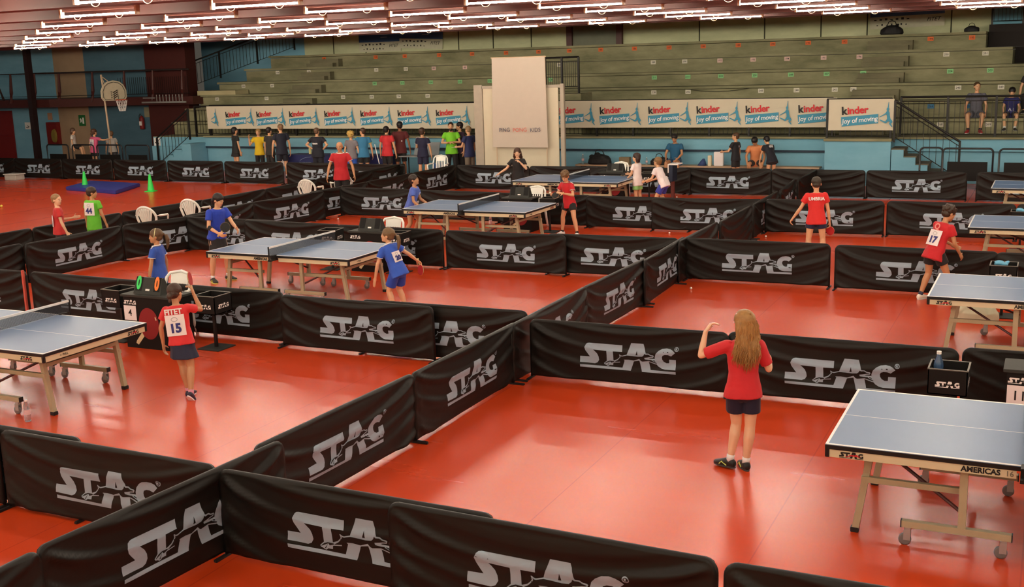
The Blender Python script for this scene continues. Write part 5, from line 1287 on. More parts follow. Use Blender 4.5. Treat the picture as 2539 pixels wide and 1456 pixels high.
    if K['face']:
        for s in (-1, 1):
            bm = bmesh.new(); ell(bm, HP(s * .145, .375, .46), (.062 * HH, .03 * HH, .036 * HH), HM, 10, 7); e = finish('eye', bm, M_eye, root, True)
            bm = bmesh.new(); ell(bm, HP(s * .145, .392, .46), (.032 * HH, .02 * HH, .034 * HH), HM, 10, 7); finish('iris', bm, M_iris, e, True)
            bm = bmesh.new(); path_tube(bm, [HP(s * .07, .425, .545), HP(s * .15, .415, .57), HP(s * .23, .36, .55)], 0.016 * HH, 5); finish('eyebrow', bm, hairm(tuple(int(c * .7) for c in K['hc'])), root)
        bm = bmesh.new(); ell(bm, HP(0, .385, .20), (.115 * HH, .035 * HH, .032 * HH), HM, 10, 7); finish('mouth', bm, M_lip, root, True)
    # ---------------- hair
    hm = hairm(K['hc']); st = K['hair']
    if st != 'bald':
        bm = bmesh.new()
        thk = 0.02 if st in ('crop',) else 0.045
        ell(bm, HP(0, -0.085, 0.655), ((.365 + thk) * HH, (.435 + thk) * HH, (.375 + thk) * HH), HM, 20, 12)
        ell(bm, HP(0, -0.20, 0.42), ((.30 + thk) * HH, (.27 + thk) * HH, (.26 + thk) * HH), HM, 16, 9)
        if st == 'curly':
            rnd = random.Random(int(h * 100))
            for i in range(46):
                a = rnd.uniform(0, 2 * pi); z = rnd.uniform(-0.35, 1.0); q = math.sqrt(1 - z * z)
                if sin(a) * q > 0.3 and z < 0.35: continue
                ell(bm, HP(.40 * q * cos(a), -.09 + .47 * q * sin(a), .66 + .40 * z), (.095 * HH,) * 3, None, 7, 5)
        if st in ('long', 'bob'):
            dn = 1.0 if st == 'long' else 0.35
            tl_ = nb + t * (-TLn * 0.42 * dn) - fs * 0.068 * h if st == 'long' else HP(0, -.22, -.12)
            rr = [(HP(0, -.14, .62), hr * .43 * HH, hf * .40 * HH), (HP(0, -.2, .3), hr * .48 * HH, hf * .32 * HH), (HP(0, -.30, .0) if st == 'long' else HP(0, -.2, .08), hr * (.52 if st == 'long' else .44) * HH, hf * .25 * HH)]
            if st == 'long':
                rr += [(nb - t * TLn * 0.1 - fs * 0.066 * h, rs * .50 * HH, fs * .15 * HH), (tl_, rs * .34 * HH, fs * .09 * HH)]
            else: rr += [(tl_, hr * .36 * HH, hf * .22 * HH)]
            rings(bm, rr, 16)
            if st == 'long':
                pass
        if st == 'ponytail':
            ell(bm, HP(0, -.56, .62), (.10 * HH,) * 3, None, 10, 7)
            bdir = (-hf * .5 - V((0, 0, 1))).normalized()
            p0 = HP(0, -.60, .62)
            path_tube(bm, [p0, p0 - hf * .13 * HH - V((0, 0, .08 * HH)), p0 - hf * .22 * HH - V((0, 0, .4 * HH)), p0 - hf * .2 * HH - V((0, 0, .8 * HH)), p0 - hf * .12 * HH - V((0, 0, 1.15 * HH))], [.09 * HH, .13 * HH, .15 * HH, .12 * HH, .03 * HH], 10)
        if st == 'bun': ell(bm, HP(.02, -.56, .25), (.17 * HH, .16 * HH, .2 * HH), HM, 12, 8); ell(bm, HP(.02, -.54, .02), (.1 * HH, .09 * HH, .16 * HH), HM, 10, 7)
        bmesh.ops.recalc_face_normals(bm, faces=bm.faces)
        ho = finish('hair', bm, hm, root, True, fix=False)
        remesh(ho, max(K['vox'] * 0.62, 0.006), 1 if st == 'curly' else 2)
        if st == 'long':
            rnd = random.Random(7); bm = bmesh.new()
            for i in range(K.get('strands', 60)):
                u = rnd.uniform(-1, 1); L_ = rnd.uniform(0.25, 0.62) * (1 - 0.3 * abs(u)); am = rnd.uniform(.006, .014) * h; fq = rnd.uniform(2.2, 3.4); p0_ = rnd.uniform(0, 6.28)
                lay = rnd.uniform(0, 1); pts = []
                top = HP(u * .30, -.35 + .2 * abs(u) - .1 * lay, .98 - .2 * abs(u)); m1 = HP(u * .42, -.50 + .22 * abs(u) - .06 * lay, .55); m2 = HP(u * .52, -.50 + .2 * abs(u) - .08 * lay, .02)
                bot = nb - t * TLn * L_ - fs * (0.080 + 0.020 * lay) * h + rs * u * (.46 + .16 * rnd.random()) * HH
                for q in range(15):
                    f = q / 14
                    p = top.lerp(m1, f / .25) if f < .25 else (m1.lerp(m2, (f - .25) / .3) if f < .55 else m2.lerp(bot, (f - .55) / .45))
                    pts.append(p + (rs * cos(p0_) + fs * .5 * sin(p0_)) * am * (0.3 + f) * sin(q * fq * .55 + p0_))
                r_ = rnd.uniform(.0035, .0065) * h
                path_tube(bm, pts, [r_ * (.6 + .4 * sin(pi * min(1, q / 9))) * (1 if q < 11 else (15 - q) / 4.2) for q in range(15)], 5)
            so_ = finish('hair_strands', bm, hairs_mat(K['hc']), ho, True); so_['kind'] = 'stuff'
    else:
        bm = bmesh.new(); path_tube(bm, [HP(.36, .02, .45), HP(.36, -.2, .42), HP(.2, -.44, .38), HP(0, -.5, .36), HP(-.2, -.44, .38), HP(-.36, -.2, .42), HP(-.36, .02, .45)], .05 * HH, 8); finish('hair_rim', bm, hm, root, True)
    if K['headband']:
        bm = bmesh.new(); path_tube(bm, [HP(.40 * cos(a), .06 - .10 * sin(a), .62 + .46 * sin(a) - .02) for a in [pi * (-0.12 + 1.24 * i / 16) for i in range(17)]], .03 * HH, 6); finish('hair_band', bm, cm(K['headband']), root, True)
    if K['beard']:
        bm = bmesh.new(); ell(bm, HP(0, .20, .12), (.25 * HH, .24 * HH, .22 * HH), HM, 14, 9); ell(bm, HP(0, .28, -.02), (.15 * HH, .14 * HH, .18 * HH), HM, 14, 9); o = finish('beard', bm, hairm(K['beard']), root, True); remesh(o, 0.01, 2)
    # ---------------- shirt
    sm = cm(K['shirt']); e = 0.0105
    bm = bmesh.new()
    hem = K['shirt_hem']
    rings(bm, [TR(-hem - .01, .108 + e, .076 + e), TR(-hem + .06, .105 + e, .074 + e), TR(.12, .094 + e, .066 + e), TR(.38, .079 + e, .058 + e), TR(.62, .086 + e, .060 + e), TR(.82, .098 + e, .056 + e), TR(.93, .090 + e * .8, .048 + e * .8), TR(.99, .052 + e * .5, .040 + e * .4)], 20)
    for s, k in ((-1, 'l'), (1, 'r')):
        a0 = J['sh' + k] - rs * s * 0.013 * h - t * 0.004 * h; sl = K['sleeve']
        if sl <= 1:
            a1 = J['sh' + k].lerp(J['el' + k], sl); tube(bm, a0, a1, 0.0385 * h, 0.037 * h * (1.0 + 0.1 * (1 - sl)), 14, round_=False); ell(bm, a0, (0.0375 * h,) * 3)
        else:
            tube(bm, a0, J['el' + k], 0.038 * h, 0.031 * h, 14); tube(bm, J['el' + k], J['el' + k].lerp(J['wr' + k], sl - 1), 0.031 * h, 0.024 * h, 14)
    bmesh.ops.recalc_face_normals(bm, faces=bm.faces)
    sh_o = finish('shirt', bm, sm, root, True, fix=False); remesh(sh_o, K['vox'], 4)
    dtex = bpy.data.textures.get('folds') or bpy.data.textures.new('folds', 'CLOUDS'); dtex.noise_scale = 0.11
    dm = sh_o.modifiers.new('d', 'DISPLACE'); dm.texture = dtex; dm.strength = 0.016; dm.mid_level = 0.5; dm.texture_coords = 'LOCAL'
    if K['collar']:
        bm = bmesh.new(); path_tube(bm, [nb + t * 0.006 * h + rs * .050 * h * cos(a) + fs * (.042 * h * sin(a)) - t * 0.012 * h * (sin(a) > 0.2) for a in [2 * pi * i / 16 for i in range(16)]], 0.008 * h, 6, True); finish('collar', bm, cm(K['collar']), sh_o, True)
    if K['stripe']:
        for s, k in ((-1, 'l'), (1, 'r')):
            bm = bmesh.new(); up = V((0, 0, 1)); a1 = J['sh' + k].lerp(J['el' + k], K['sleeve'] if K['sleeve'] < 1 else .8)
            ax = (J['el' + k] - J['sh' + k]).normalized(); X_, Y_ = frame_of(ax)
            path_tube(bm, [a1 - ax * 0.004 + (X_ * cos(q) + Y_ * sin(q)) * 0.0385 * h for q in [2 * pi * i / 16 for i in range(16)]], 0.004 * h, 5, True); finish('sleeve_trim', bm, cm(K['stripe']), sh_o, True)
            bm = bmesh.new(); path_tube(bm, [nb + rs * s * .045 * h + fs * .02 * h * q2 for q2 in (1,)] + [J['sh' + k] + t * 0.036 * h - rs * s * 0.02 * h, J['sh' + k] + t * 0.02 * h + rs * s * 0.022 * h], 0.005 * h, 5); finish('shoulder_stripe', bm, cm(K['stripe']), sh_o, True)
    def back(f, x=0, out=0.0): return base + t * TLn * f - fs * ((0.064 + e) * h * b + 0.006 + out) + rs * x
    def flat(name, c, w_, h_, m, par, side=-1, th=0.003):
        """small flat sheet on the back (side -1) or chest (1)"""
        bm = bmesh.new(); n_ = -fs if side < 0 else fs; r_ = rs if side < 0 else -rs
        pts = []
        for i in range(7):
            for j in (0, 1):
                u = -1 + i / 3; pts.append((u, j))
        g = {}
        for i in range(7):
            for j in range(2):
                for k_ in range(2):
                    u = -1 + i / 3
                    g[i, j, k_] = bm.verts.new(c + r_ * u * w_ / 2 + t * (j - .5) * h_ - n_ * (0.012 * u * u) + n_ * k_ * th)
        for i in range(6):
            bm.faces.new((g[i, 0, 1], g[i + 1, 0, 1], g[i + 1, 1, 1], g[i, 1, 1])); bm.faces.new((g[i, 0, 0], g[i, 1, 0], g[i + 1, 1, 0], g[i + 1, 0, 0]))
            bm.faces.new((g[i, 0, 0], g[i + 1, 0, 0], g[i + 1, 0, 1], g[i, 0, 1])); bm.faces.new((g[i, 1, 0], g[i, 1, 1], g[i + 1, 1, 1], g[i + 1, 1, 0]))
        bm.faces.new((g[0, 0, 0], g[0, 0, 1], g[0, 1, 1], g[0, 1, 0])); bm.faces.new((g[6, 0, 0], g[6, 1, 0], g[6, 1, 1], g[6, 0, 1]))
        return finish(name, bm, m, par)
    def word(s_, c, size, m, par, side=-1, bold=0.002):
        o = text('lettering', s_, size, m, par, bold=bold, ext=0.002)
        n_ = -fs if side < 0 else fs; r_ = rs if side < 0 else -rs
        o.matrix_local = Matrix.Translation(c + n_ * 0.004) @ Matrix((r_, -n_, t)).transposed().to_4x4()
        return o
    if K['bib']:
        c = back(K.get('bibz', .42)); bw = K['bibw']
        bb_ = flat('number_bib', c, bw, bw * 1.05, M_white, root)
        if K['bib'] != ' ':
            word(K['bib'], back(K.get('bibz', .42), 0, 0.002) - t * bw * 0.16, bw * 0.62, M_navyp, bb_, bold=0.006)
            bm = bmesh.new(); cc = back(K.get('bibz', .42), 0, 0.005) + t * bw * 0.30
            path_tube(bm, [cc + rs * .16 * bw * cos(q) + t * .10 * bw * sin(q) for q in [2 * pi * i / 14 for i in range(14)]], 0.0022, 4, True); finish('emblem', bm, mat('grey_emblem', (150, 150, 156), 0.6), bb_)
    if K['print_']:
        for (s_, f, x, sz, colr, side) in K['print_']:
            c = back(f, x, 0.002) if side < 0 else base + t * TLn * f + fs * ((0.060 + e) * h * b + 0.007) + rs * x
            word(s_, c, sz, cm(colr), sh_o, side, 0.003)
    # ---------------- bottoms
    bmt = cm(K['bc']); bm = bmesh.new(); bl = K['blen']; q = 0.012
    PR = lambda f, rx, ry: (pel + (t * 0.5 + V((0, 0, .5))).normalized() * TLn * f, r0 * rx * h * b, fwd0 * ry * h * b)
    if K['bottom'] == 'skirt':
        mid = (J['knl'] + J['knr']) / 2; dn = (mid - pel); 
        rings(bm, [PR(.18, .084, .062), PR(.02, .106, .076), (pel + dn * bl * .5, r0 * .108 * h, fwd0 * .088 * h), (pel + dn * bl, r0 * .125 * h, fwd0 * .105 * h)], 24)
        for v_i, v in enumerate(bm.verts):
            if v_i >= 48:
                a = 2 * pi * (v_i % 24) / 24; v.co += (v.co - (pel + dn * bl)).normalized() * 0.006 * h * cos(a * 6)
    else:
        rings(bm, [PR(.18, .084, .060), PR(.02, .102, .071), PR(-.14, .10, .068), PR(-.22, .06, .05)], 18)
        for s, k in ((-1, 'l'), (1, 'r')):
            top = J['hip' + k] - r0 * s * 0.004 * h
            if bl <= 1:
                wd = 0.058 if bl < .9 else 0.052
                tube(bm, top, J['hip' + k].lerp(J['kn' + k], bl), 0.058 * h * b, wd * h * (1.03 if bl < .8 else .9), 16, round_=False); ell(bm, top, (0.056 * h * b,) * 3)
            else:
                tube(bm, top, J['kn' + k], 0.060 * h * b, 0.043 * h, 14); tube(bm, J['kn' + k], J['kn' + k].lerp(J['an' + k], min(bl - 1, 1)), 0.043 * h, 0.034 * h, 14, round_=False)
    bmesh.ops.recalc_face_normals(bm, faces=bm.faces)
    nm = {'skirt': 'skirt', 'shorts': 'shorts'}.get(K['bottom'], 'trousers')
    bo = finish(nm, bm, bmt, root, True, fix=False); remesh(bo, K['vox'], 4)
    # ---------------- socks and shoes
    for s, k in ((-1, 'l'), (1, 'r')):
        an = J['an' + k]; f = nrm(P['ft_' + k]); upv = V((0, 0, 1)); sd = f.cross(upv).normalized(); up2 = sd.cross(f).normalized()
        ax = (J['kn' + k] - an).normalized()
        if K['socks'] and bl < 1.7:
            bm = bmesh.new(); tube(bm, an - ax * 0.008 * h, an + ax * 0.035 * h, 0.0235 * h, 0.0245 * h, 14, round_=False); finish('sock', bm, cm(K['socks']), root, True)
        Lf = 0.150 * h
        c0 = an - up2 * ank * 0.55 - f * 0.030 * h
        def S(u, w_, hh, dz=0.0): return (c0 + f * Lf * u + up2 * dz * h, sd * w_ * h, up2 * hh * h)
        bm = bmesh.new()
        rings(bm, [S(-.06, .016, .014, .004), S(0.0, .024, .026, .008), (c0 + f * Lf * .2 + up2 * .014 * h, sd * .027 * h, up2 * .033 * h), S(.42, .029, .027, .008), S(.65, .031, .019, .0), S(.85, .028, .014, -.004), S(.97, .015, .009, -.006)], 14)
        so = finish('shoe', bm, cm(K['shoe'], 0.5), root, True)
        m2 = so.modifiers.new('sub', 'SUBSURF'); m2.levels = 1; m2.render_levels = 1
        bm = bmesh.new()
        z_ = -0.55 * ank * 0 - 0.018 * h
        top_ = []; bot_ = []
        for i in range(18):
            a = 2 * pi * i / 18; u = .45 - .53 * cos(a); wdt = (.0275 + .005 * (u - .4)) * sin(a) * h
            p = c0 + f * Lf * u + sd * wdt + up2 * (-0.011 * h)
            top_.append(bm.verts.new(p)); bot_.append(bm.verts.new(p - up2 * 0.009 * h))
        bm.faces.new(top_); bm.faces.new(bot_[::-1])
        for i in range(18): bm.faces.new((top_[i], bot_[i], bot_[(i + 1) % 18], top_[(i + 1) % 18]))
        finish('sole', bm, cm(K['sole'], 0.5), so)
        if K.get('accent'):
            for q_ in (-1, 1):
                bm = bmesh.new(); path_tube(bm, [c0 + f * Lf * .25 + sd * q_ * .030 * h - up2 * .004 * h, c0 + f * Lf * .5 + sd * q_ * .028 * h + up2 * .014 * h, c0 + f * Lf * .6 + sd * q_ * .030 * h - up2 * .004 * h], 0.0035 * h, 5); finish('shoe_stripe', bm, cm(K['accent']), so)
    root['_h'] = h
    RM = Matrix.Translation(root.location) @ Matrix.Rotation(radians(face), 4, 'Z')
    W = {k: RM @ v for k, v in J.items() if not k.startswith('hd')}
    for k in 'lr': W['hd' + k] = (RM.to_3x3() @ J['hd' + k])
    W['r'] = RM.to_3x3() @ rs; W['f'] = RM.to_3x3() @ fs; W['root'] = root; W['nb'] = RM @ nb
    del root['_h']
    return W

def racket(W, k, label, direction=None, normal=(0, 0, 1), red=True, s=1.0, grip=None):
    h_ = 0.045
    d = nrm(direction) if direction else W['hd' + k]
    c = (W['wr' + k] + W['hd' + k] * h_) if grip is None else V(grip)
    n = V(normal); n = (n - d * d.dot(n)).normalized(); x = n.cross(d)
    t = thing('racket', label, 'racket')
    t.matrix_world = Matrix.Translation(c) @ Matrix((x, d, n)).transposed().to_4x4()
    bm = bmesh.new(); rings(bm, [(V((0, -0.05 * s, 0)), V((0.016, 0, 0)), V((0, 0, 0.013))), (V((0, 0.03 * s, 0)), V((0.013, 0, 0)), V((0, 0, 0.010))), (V((0, 0.065 * s, 0)), V((0.020, 0, 0)), V((0, 0, 0.007)))], 10); finish('handle', bm, M_bladew, t, True)
    for (z0, z1, m, nm) in ((-0.0032, 0.0032, M_bladew, 'blade'), (0.0032, 0.0065, M_redr if red else M_blackr, 'rubber'), (-0.0065, -0.0032, M_blackr if red else M_redr, 'rubber')):
        bm = bmesh.new(); a = []; b_ = []
        for i in range(28):
            q = 2 * pi * i / 28; r_ = 0.076 * s if nm == 'blade' else 0.0745 * s
            p = (r_ * cos(q), 0.135 * s + r_ * 1.04 * sin(q))
            a.append(bm.verts.new((*p, z0))); b_.append(bm.verts.new((*p, z1)))
        bm.faces.new(a[::-1]); bm.faces.new(b_)
        for i in range(28): bm.faces.new((a[i], a[(i + 1) % 28], b_[(i + 1) % 28], b_[i]))
        finish(nm, bm, m, t)
    return t

NAVY = (22, 24, 44); BLK = (26, 24, 26); WH = (236, 232, 230); ROYAL = (42, 84, 190); RED = (206, 34, 40)
# --- nearest: long haired player
W = person('girl with long wavy blonde hair and red shirt raising a hand in the empty court', (-2.36, 9.50), 26, 1.455,
    dict(torso=(0.0, 0.04, 1), head=22, ua_l=(-0.85, 0.35, -0.45), fa_l=(0.22, 0.15, 1), ua_r=(0.30, 0.02, -1), fa_r=(0.25, 0.9, 0.05), th_r=(-0.03, 0.02, -1), sh_r=(-0.10, -0.02, -1), ft_r=(-0.1, 1, 0),
         th_l=(0.10, 0.22, -1), sh_l=(-0.18, -0.10, -1), ft_l=(-0.75, 0.75, 0.0), hl='grip', hd_l=(0.55, 0.25, 0.7), hr='relax'),
    dict(skin='pale', hair='long', hc=(160, 116, 62), strands=190, shirt=(206, 36, 44), bc=(20, 16, 44), blen=0.62, shirt_hem=0.11, vox=0.008, shoe=(22, 24, 24), sole=(60, 60, 58), accent=(226, 236, 120), socks=WH, sleeve=0.8))
# hair tie
bm = bmesh.new(); ell(bm, (0, 0, 0), (0.035, 0.018, 0.014)); o = finish('hair_tie', bm, cm((240, 200, 190)), W['root'], True); o.location = W['root'].matrix_basis.inverted() @ (W['nb'] + Vector((-0.03, -0.03, 0.235)))
# --- girl with bib fifteen
W = person('girl wearing bib number fifteen, red shirt and navy skirt, walking away with a racket', (-8.77, 9.56), 20, 1.31,
    dict(torso=(-0.10, 0.08, 1), head=-16, nod=16, tilt=-8, ua_r=(0.28, 0.85, -0.3), fa_r=(-0.42, 0.1, 1), hr='grip', hd_r=(-0.3, 0.0, 1), ua_l=(-0.28, -0.02, -1), fa_l=(0.0, 0.12, -1), hl='relax',
         th_l=(0.14, 0.10, -1), sh_l=(0.20, -0.10, -1), ft_l=(0.1, 1, 0), th_r=(0.10, -0.12, -1), sh_r=(0.08, -0.42, -1), ft_r=(0.1, 0.75, -0.75)),
    dict(skin='tan', hair='bun', hc=(66, 46, 34), shirt=(220, 48, 52), bottom='skirt', bc=(30, 36, 62), blen=0.66, shirt_hem=.08, bib='15', bibw=0.225, bibz=0.47, vox=0.008, shoe=(38, 30, 56), sole=(244, 238, 240), socks=(226, 150, 170), print_=[('FITET', .84, 0.0, 0.085, WH, -1)]))
racket(W, 'r', 'red racket raised beside the head of the girl with bib fifteen', (-0.25, 0.1, 1), (0.92, 0.45, 0.1))
# --- girl with hairband
W = person('girl in royal blue kit with a pale hairband and ponytail, looking left beyond the scoreboard', (-11.88, 12.62), 108, 1.36,
    dict(head=22, ua_r=(0.30, -0.15, -1), fa_r=(0.16, 0.1, -1), ua_l=(-0.2, 0.1, -1), th_l=(-.05, .03, -1)),
    dict(skin='tan', hair='ponytail', hc=(96, 72, 48), shirt=(48, 88, 186), bc=(60, 98, 190), blen=.62, headband=(226, 226, 170), stripe=WH, collar=WH, vox=.010, shoe=WH))
# --- woman with black racket
W = person('woman in plain royal blue shirt and black skirt holding a black racket', (-13.07, 15.35), -104, 1.56,
    dict(torso=(0, .16, 1), nod=18, head=14, ua_r=(0.16, 0.10, -1), fa_r=(-0.15, 1, -0.42), ua_l=(-0.1, .55, -1), fa_l=(.35, 1, -.35), hl='relax', hr='grip', th_l=(-.16, .18, -1), sh_l=(-.05, -.12, -1), th_r=(.16, .12, -1), sh_r=(.06, -.1, -1)),
    dict(skin='fair', kid=False, hair='bun', hc=(30, 22, 20), shirt=(32, 66, 186), bottom='skirt', bc=BLK, blen=.75, vox=.010, shoe=(40, 44, 36), sole=(232, 236, 120), accent=(232, 240, 70), socks=WH, shirt_hem=.03))
racket(W, 'r', 'black racket held in front by the woman in the plain blue shirt', (0.35, 0.35, 0.55), (0.9, -0.8, .3), red=False, s=1.1)
bm = bmesh.new(); tube(bm, W['elr'].lerp(W['wrr'], 0.05), W['elr'].lerp(W['wrr'], 0.35), 0.042, 0.04, 14, False); o = finish('elbow_brace', bm, cm(BLK)); o.parent = W['root']; o.matrix_parent_inverse = W['root'].matrix_basis.inverted()
# --- girl with ponytail
W = person('girl in royal blue kit with ponytail and tall paper bib leaning towards the table', (-8.60, 14.0), 78, 1.36,
    dict(torso=(-.08, .42, 1), head=34, nod=-6, twist=-6, ua_l=(-.25, .2, -1), fa_l=(-.05, .25, -1), hl='open', ua_r=(.55, -.4, -.55), fa_r=(.7, -.1, -.55), hr='grip', th_l=(-.1, .38, -1), sh_l=(-.05, -.34, -1), th_r=(.12, .34, -1), sh_r=(.06, -.36, -1)),
    dict(skin='fair', hair='ponytail', hc=(118, 92, 62), shirt=(48, 92, 200), bc=(36, 72, 176), blen=.75, stripe=WH, collar=WH, bib='20', bibw=.15, bibz=.5, vox=.010, shoe=WH))
racket(W, 'r', 'red racket held low behind the girl with the ponytail', (.35, -.25, -.75), (-.5, -.85, .2))
# --- boy lavender blue
W = person('boy in lavender blue shirt and navy shorts crouching left of the middle table', (-12.13, 20.35), -78, 1.44,
    dict(torso=(0, .30, 1), head=-4, nod=-12, ua_r=(.12, .1, -1), fa_r=(-.1, .75, -.7), hr='grip', ua_l=(-.12, .25, -1), fa_l=(.1, .8, -.5), th_l=(-.22, .42, -1), sh_l=(-.1, -.4, -1), th_r=(.2, .1, -1), sh_r=(.1, -.55, -1)),
    dict(skin='tan', hair='short', hc=(44, 32, 26), shirt=(84, 108, 196), bc=(30, 40, 84), print_=[('PORTO', .30, 0, .085, WH, 1), ('O', .74, -.06, .07, WH, 1)], vox=.011, shoe=WH))
racket(W, 'r', 'red racket at the table edge held by the boy in lavender blue', (.85, .1, -.1), (0, -.3, 1))
# --- boy red white
W = person('boy in red and white shirt with tousled brown hair preparing to serve', (-9.1, 21.72), 160, 1.40,
    dict(torso=(.02, .16, 1), head=16, nod=30, ua_l=(-.35, .3, -1), fa_l=(.55, .9, .25), hl='open', ua_r=(.45, .2, -1), fa_r=(-.25, 1, .1), hr='grip', th_l=(-.30, .16, -1), sh_l=(-.20, -.06, -1), th_r=(.28, .12, -1), sh_r=(.16, -.1, -1)),
    dict(skin='fair', hair='curly', hc=(112, 84, 54), shirt=(200, 28, 40), stripe=WH, collar=(170, 20, 30), bc=BLK, blen=.52, socks=(20, 20, 20), shoe=WH, vox=.011, shirt_hem=.2))
racket(W, 'l', 'pale grey sided racket held flat by the boy in red and white', (-.8, -.2, -.25), (-.3, -.8, .5), red=False)
bm = bmesh.new(); ell(bm, (0, 0, 0), (.02, .02, .02), seg=14); o = finish('table_tennis_ball', bm, M_ball, None, True); o.location = W['wrr'] + W['hdr'] * .09 + Vector((0, 0, .03)); tag(o, 'orange white ball held by the boy in red and white', 'ball')
# --- girl in black
W = person('long haired girl in black shirt eating with one hand behind the far table', (-12.25, 25.95), -165, 1.47,
    dict(torso=(.02, .1, 1), head=6, nod=4, ua_l=(-.30, .45, -.8), fa_l=(.65, .3, .75), hl='grip', ua_r=(.6, .1, -.9), fa_r=(.55, .45, -.35), hr='open'),
    dict(skin='pale', hair='long', hc=(74, 50, 38), shirt=BLK, bc=BLK, bottom='trousers', blen=1.9, vox=.012))
# --- white pair
W = person('child in white shirt and light green shorts with dark bobbed hair', (-9.1, 26.0), 75, 1.36,
    dict(head=25, ua_l=(-.12, .2, -1), fa_l=(.1, .75, -.7), ua_r=(.12, .3, -1), fa_r=(-.3, 1, -.1), hr='grip', torso=(0, .08, 1)),
    dict(skin='fair', hair='bob', hc=(54, 36, 30), shirt=(240, 228, 226), bc=(150, 216, 130), blen=.7, vox=.012, shirt_hem=.26))
racket(W, 'r', 'dark racket with red rim held over the far table by the child in white', (-1, .1, -.1), (0, -.5, 1), red=False)
W = person('boy in white shirt and blue striped shorts crouching at the right of the far table', (-8.35, 25.75), 80, 1.40,
    dict(torso=(.05, .5, 1), head=-8, nod=-8, ua_l=(-.1, .35, -1), fa_l=(.1, 1, -.35), hl='fist', ua_r=(.1, .3, -1), fa_r=(-.1, 1, -.3), th_l=(-.16, .5, -1), sh_l=(-.1, -.45, -1), th_r=(.16, .45, -1), sh_r=(.1, -.5, -1)),
    dict(skin='fair', hair='short', hc=(130, 98, 62), shirt=(242, 230, 232), bc=(56, 66, 170), blen=.72, bib=' ', bibw=.2, bibz=.15, vox=.012, shoe=WH))
# --- boy red lettering
W = person('boy seen from behind in red shirt with white lettering and navy shorts, racket hanging down', (-3.72, 20.0), 14, 1.50,
    dict(torso=(-.02, .05, 1), head=4, nod=8, ua_l=(-.42, .1, -1), fa_l=(-.55, .25, -.8), hl='fist', ua_r=(.18, .05, -1), fa_r=(.14, .12, -1), hr='grip', th_l=(-.12, .02, -1), th_r=(.12, .02, -1)),
    dict(skin='fair', hair='crop', hc=(58, 50, 40), shirt=(224, 44, 42), bc=(26, 32, 66), blen=.48, print_=[('UMBRIA', .78, .0, .075, WH, -1)], vox=.010, shoe=WH))
racket(W, 'r', 'red racket hanging from the right hand of the boy with white lettering', (.1, 0, -1), (-.2, -1, 0))
# --- boy seventeen
W = person('stooping boy with dark curls, red shirt and bib number seventeen', (-1.52, 17.35), -38, 1.46,
    dict(torso=(.05, .40, 1), head=-14, nod=24, ua_r=(.1, .15, -1), fa_r=(-.1, .6, -.7), ua_l=(-.1, .45, -1), fa_l=(.3, .7, -.4), hr='relax', th_r=(.16, .42, -1), sh_r=(.05, -.3, -1), th_l=(-.14, .10, -1), sh_l=(-.05, -.42, -1), ft_l=(-.1, 1, 0)),
    dict(skin='tan', hair='curly', hc=(58, 44, 32), shirt=(200, 26, 36), bc=BLK, blen=.55, bib='17', bibw=.22, bibz=.44, print_=[('Q', .8, 0, .12, (240, 150, 140), -1)], vox=.010, shoe=(240, 236, 220), socks=(60, 60, 80), shirt_hem=.22))
# --- left children
W = person('fair haired child in red and black shirt with a number on the back', (-17.1, 15.62), -40, 1.40,
    dict(head=-40, ua_r=(.15, .15, -1), fa_r=(.1, .4, -1), ua_l=(-.1, .3, -1), fa_l=(.2, 1, .15)),
    dict(skin='pale', hair='crop', hc=(150, 116, 78), shirt=(200, 44, 44), bc=(44, 42, 44), blen=.8, bib='6', bibw=.2, vox=.011))
W = person('child in bright green shirt wearing bib number forty four', (-17.2, 16.6), 4, 1.42,
    dict(head=-50, nod=5, ua_r=(.2, .05, -1), fa_r=(.12, .3, -1), hr='grip'),
    dict(skin='tan', hair='short', hc=(54, 38, 30), shirt=(104, 200, 50), bc=(104, 190, 56), blen=.7, bib='44', bibw=.24, bibz=.62, vox=.011, shirt_hem=.3))
# --- bald man
W = person('bald man in red polo shirt and black shorts walking down the left aisle', (-16.58, 24.45), 206, 1.72,
    dict(torso=(0, .06, 1), head=-8, nod=8, ua_l=(-.35, .05, -1), fa_l=(-.2, .25, -1), ua_r=(.35, .05, -1), fa_r=(.2, .25, -1)),
    dict(skin='tan', kid=False, hair='bald', hc=(90, 70, 60), shirt=(190, 26, 38), collar=WH, bc=BLK, blen=.8, build=1.08, vox=.012, shirt_hem=.2, stripe=WH))
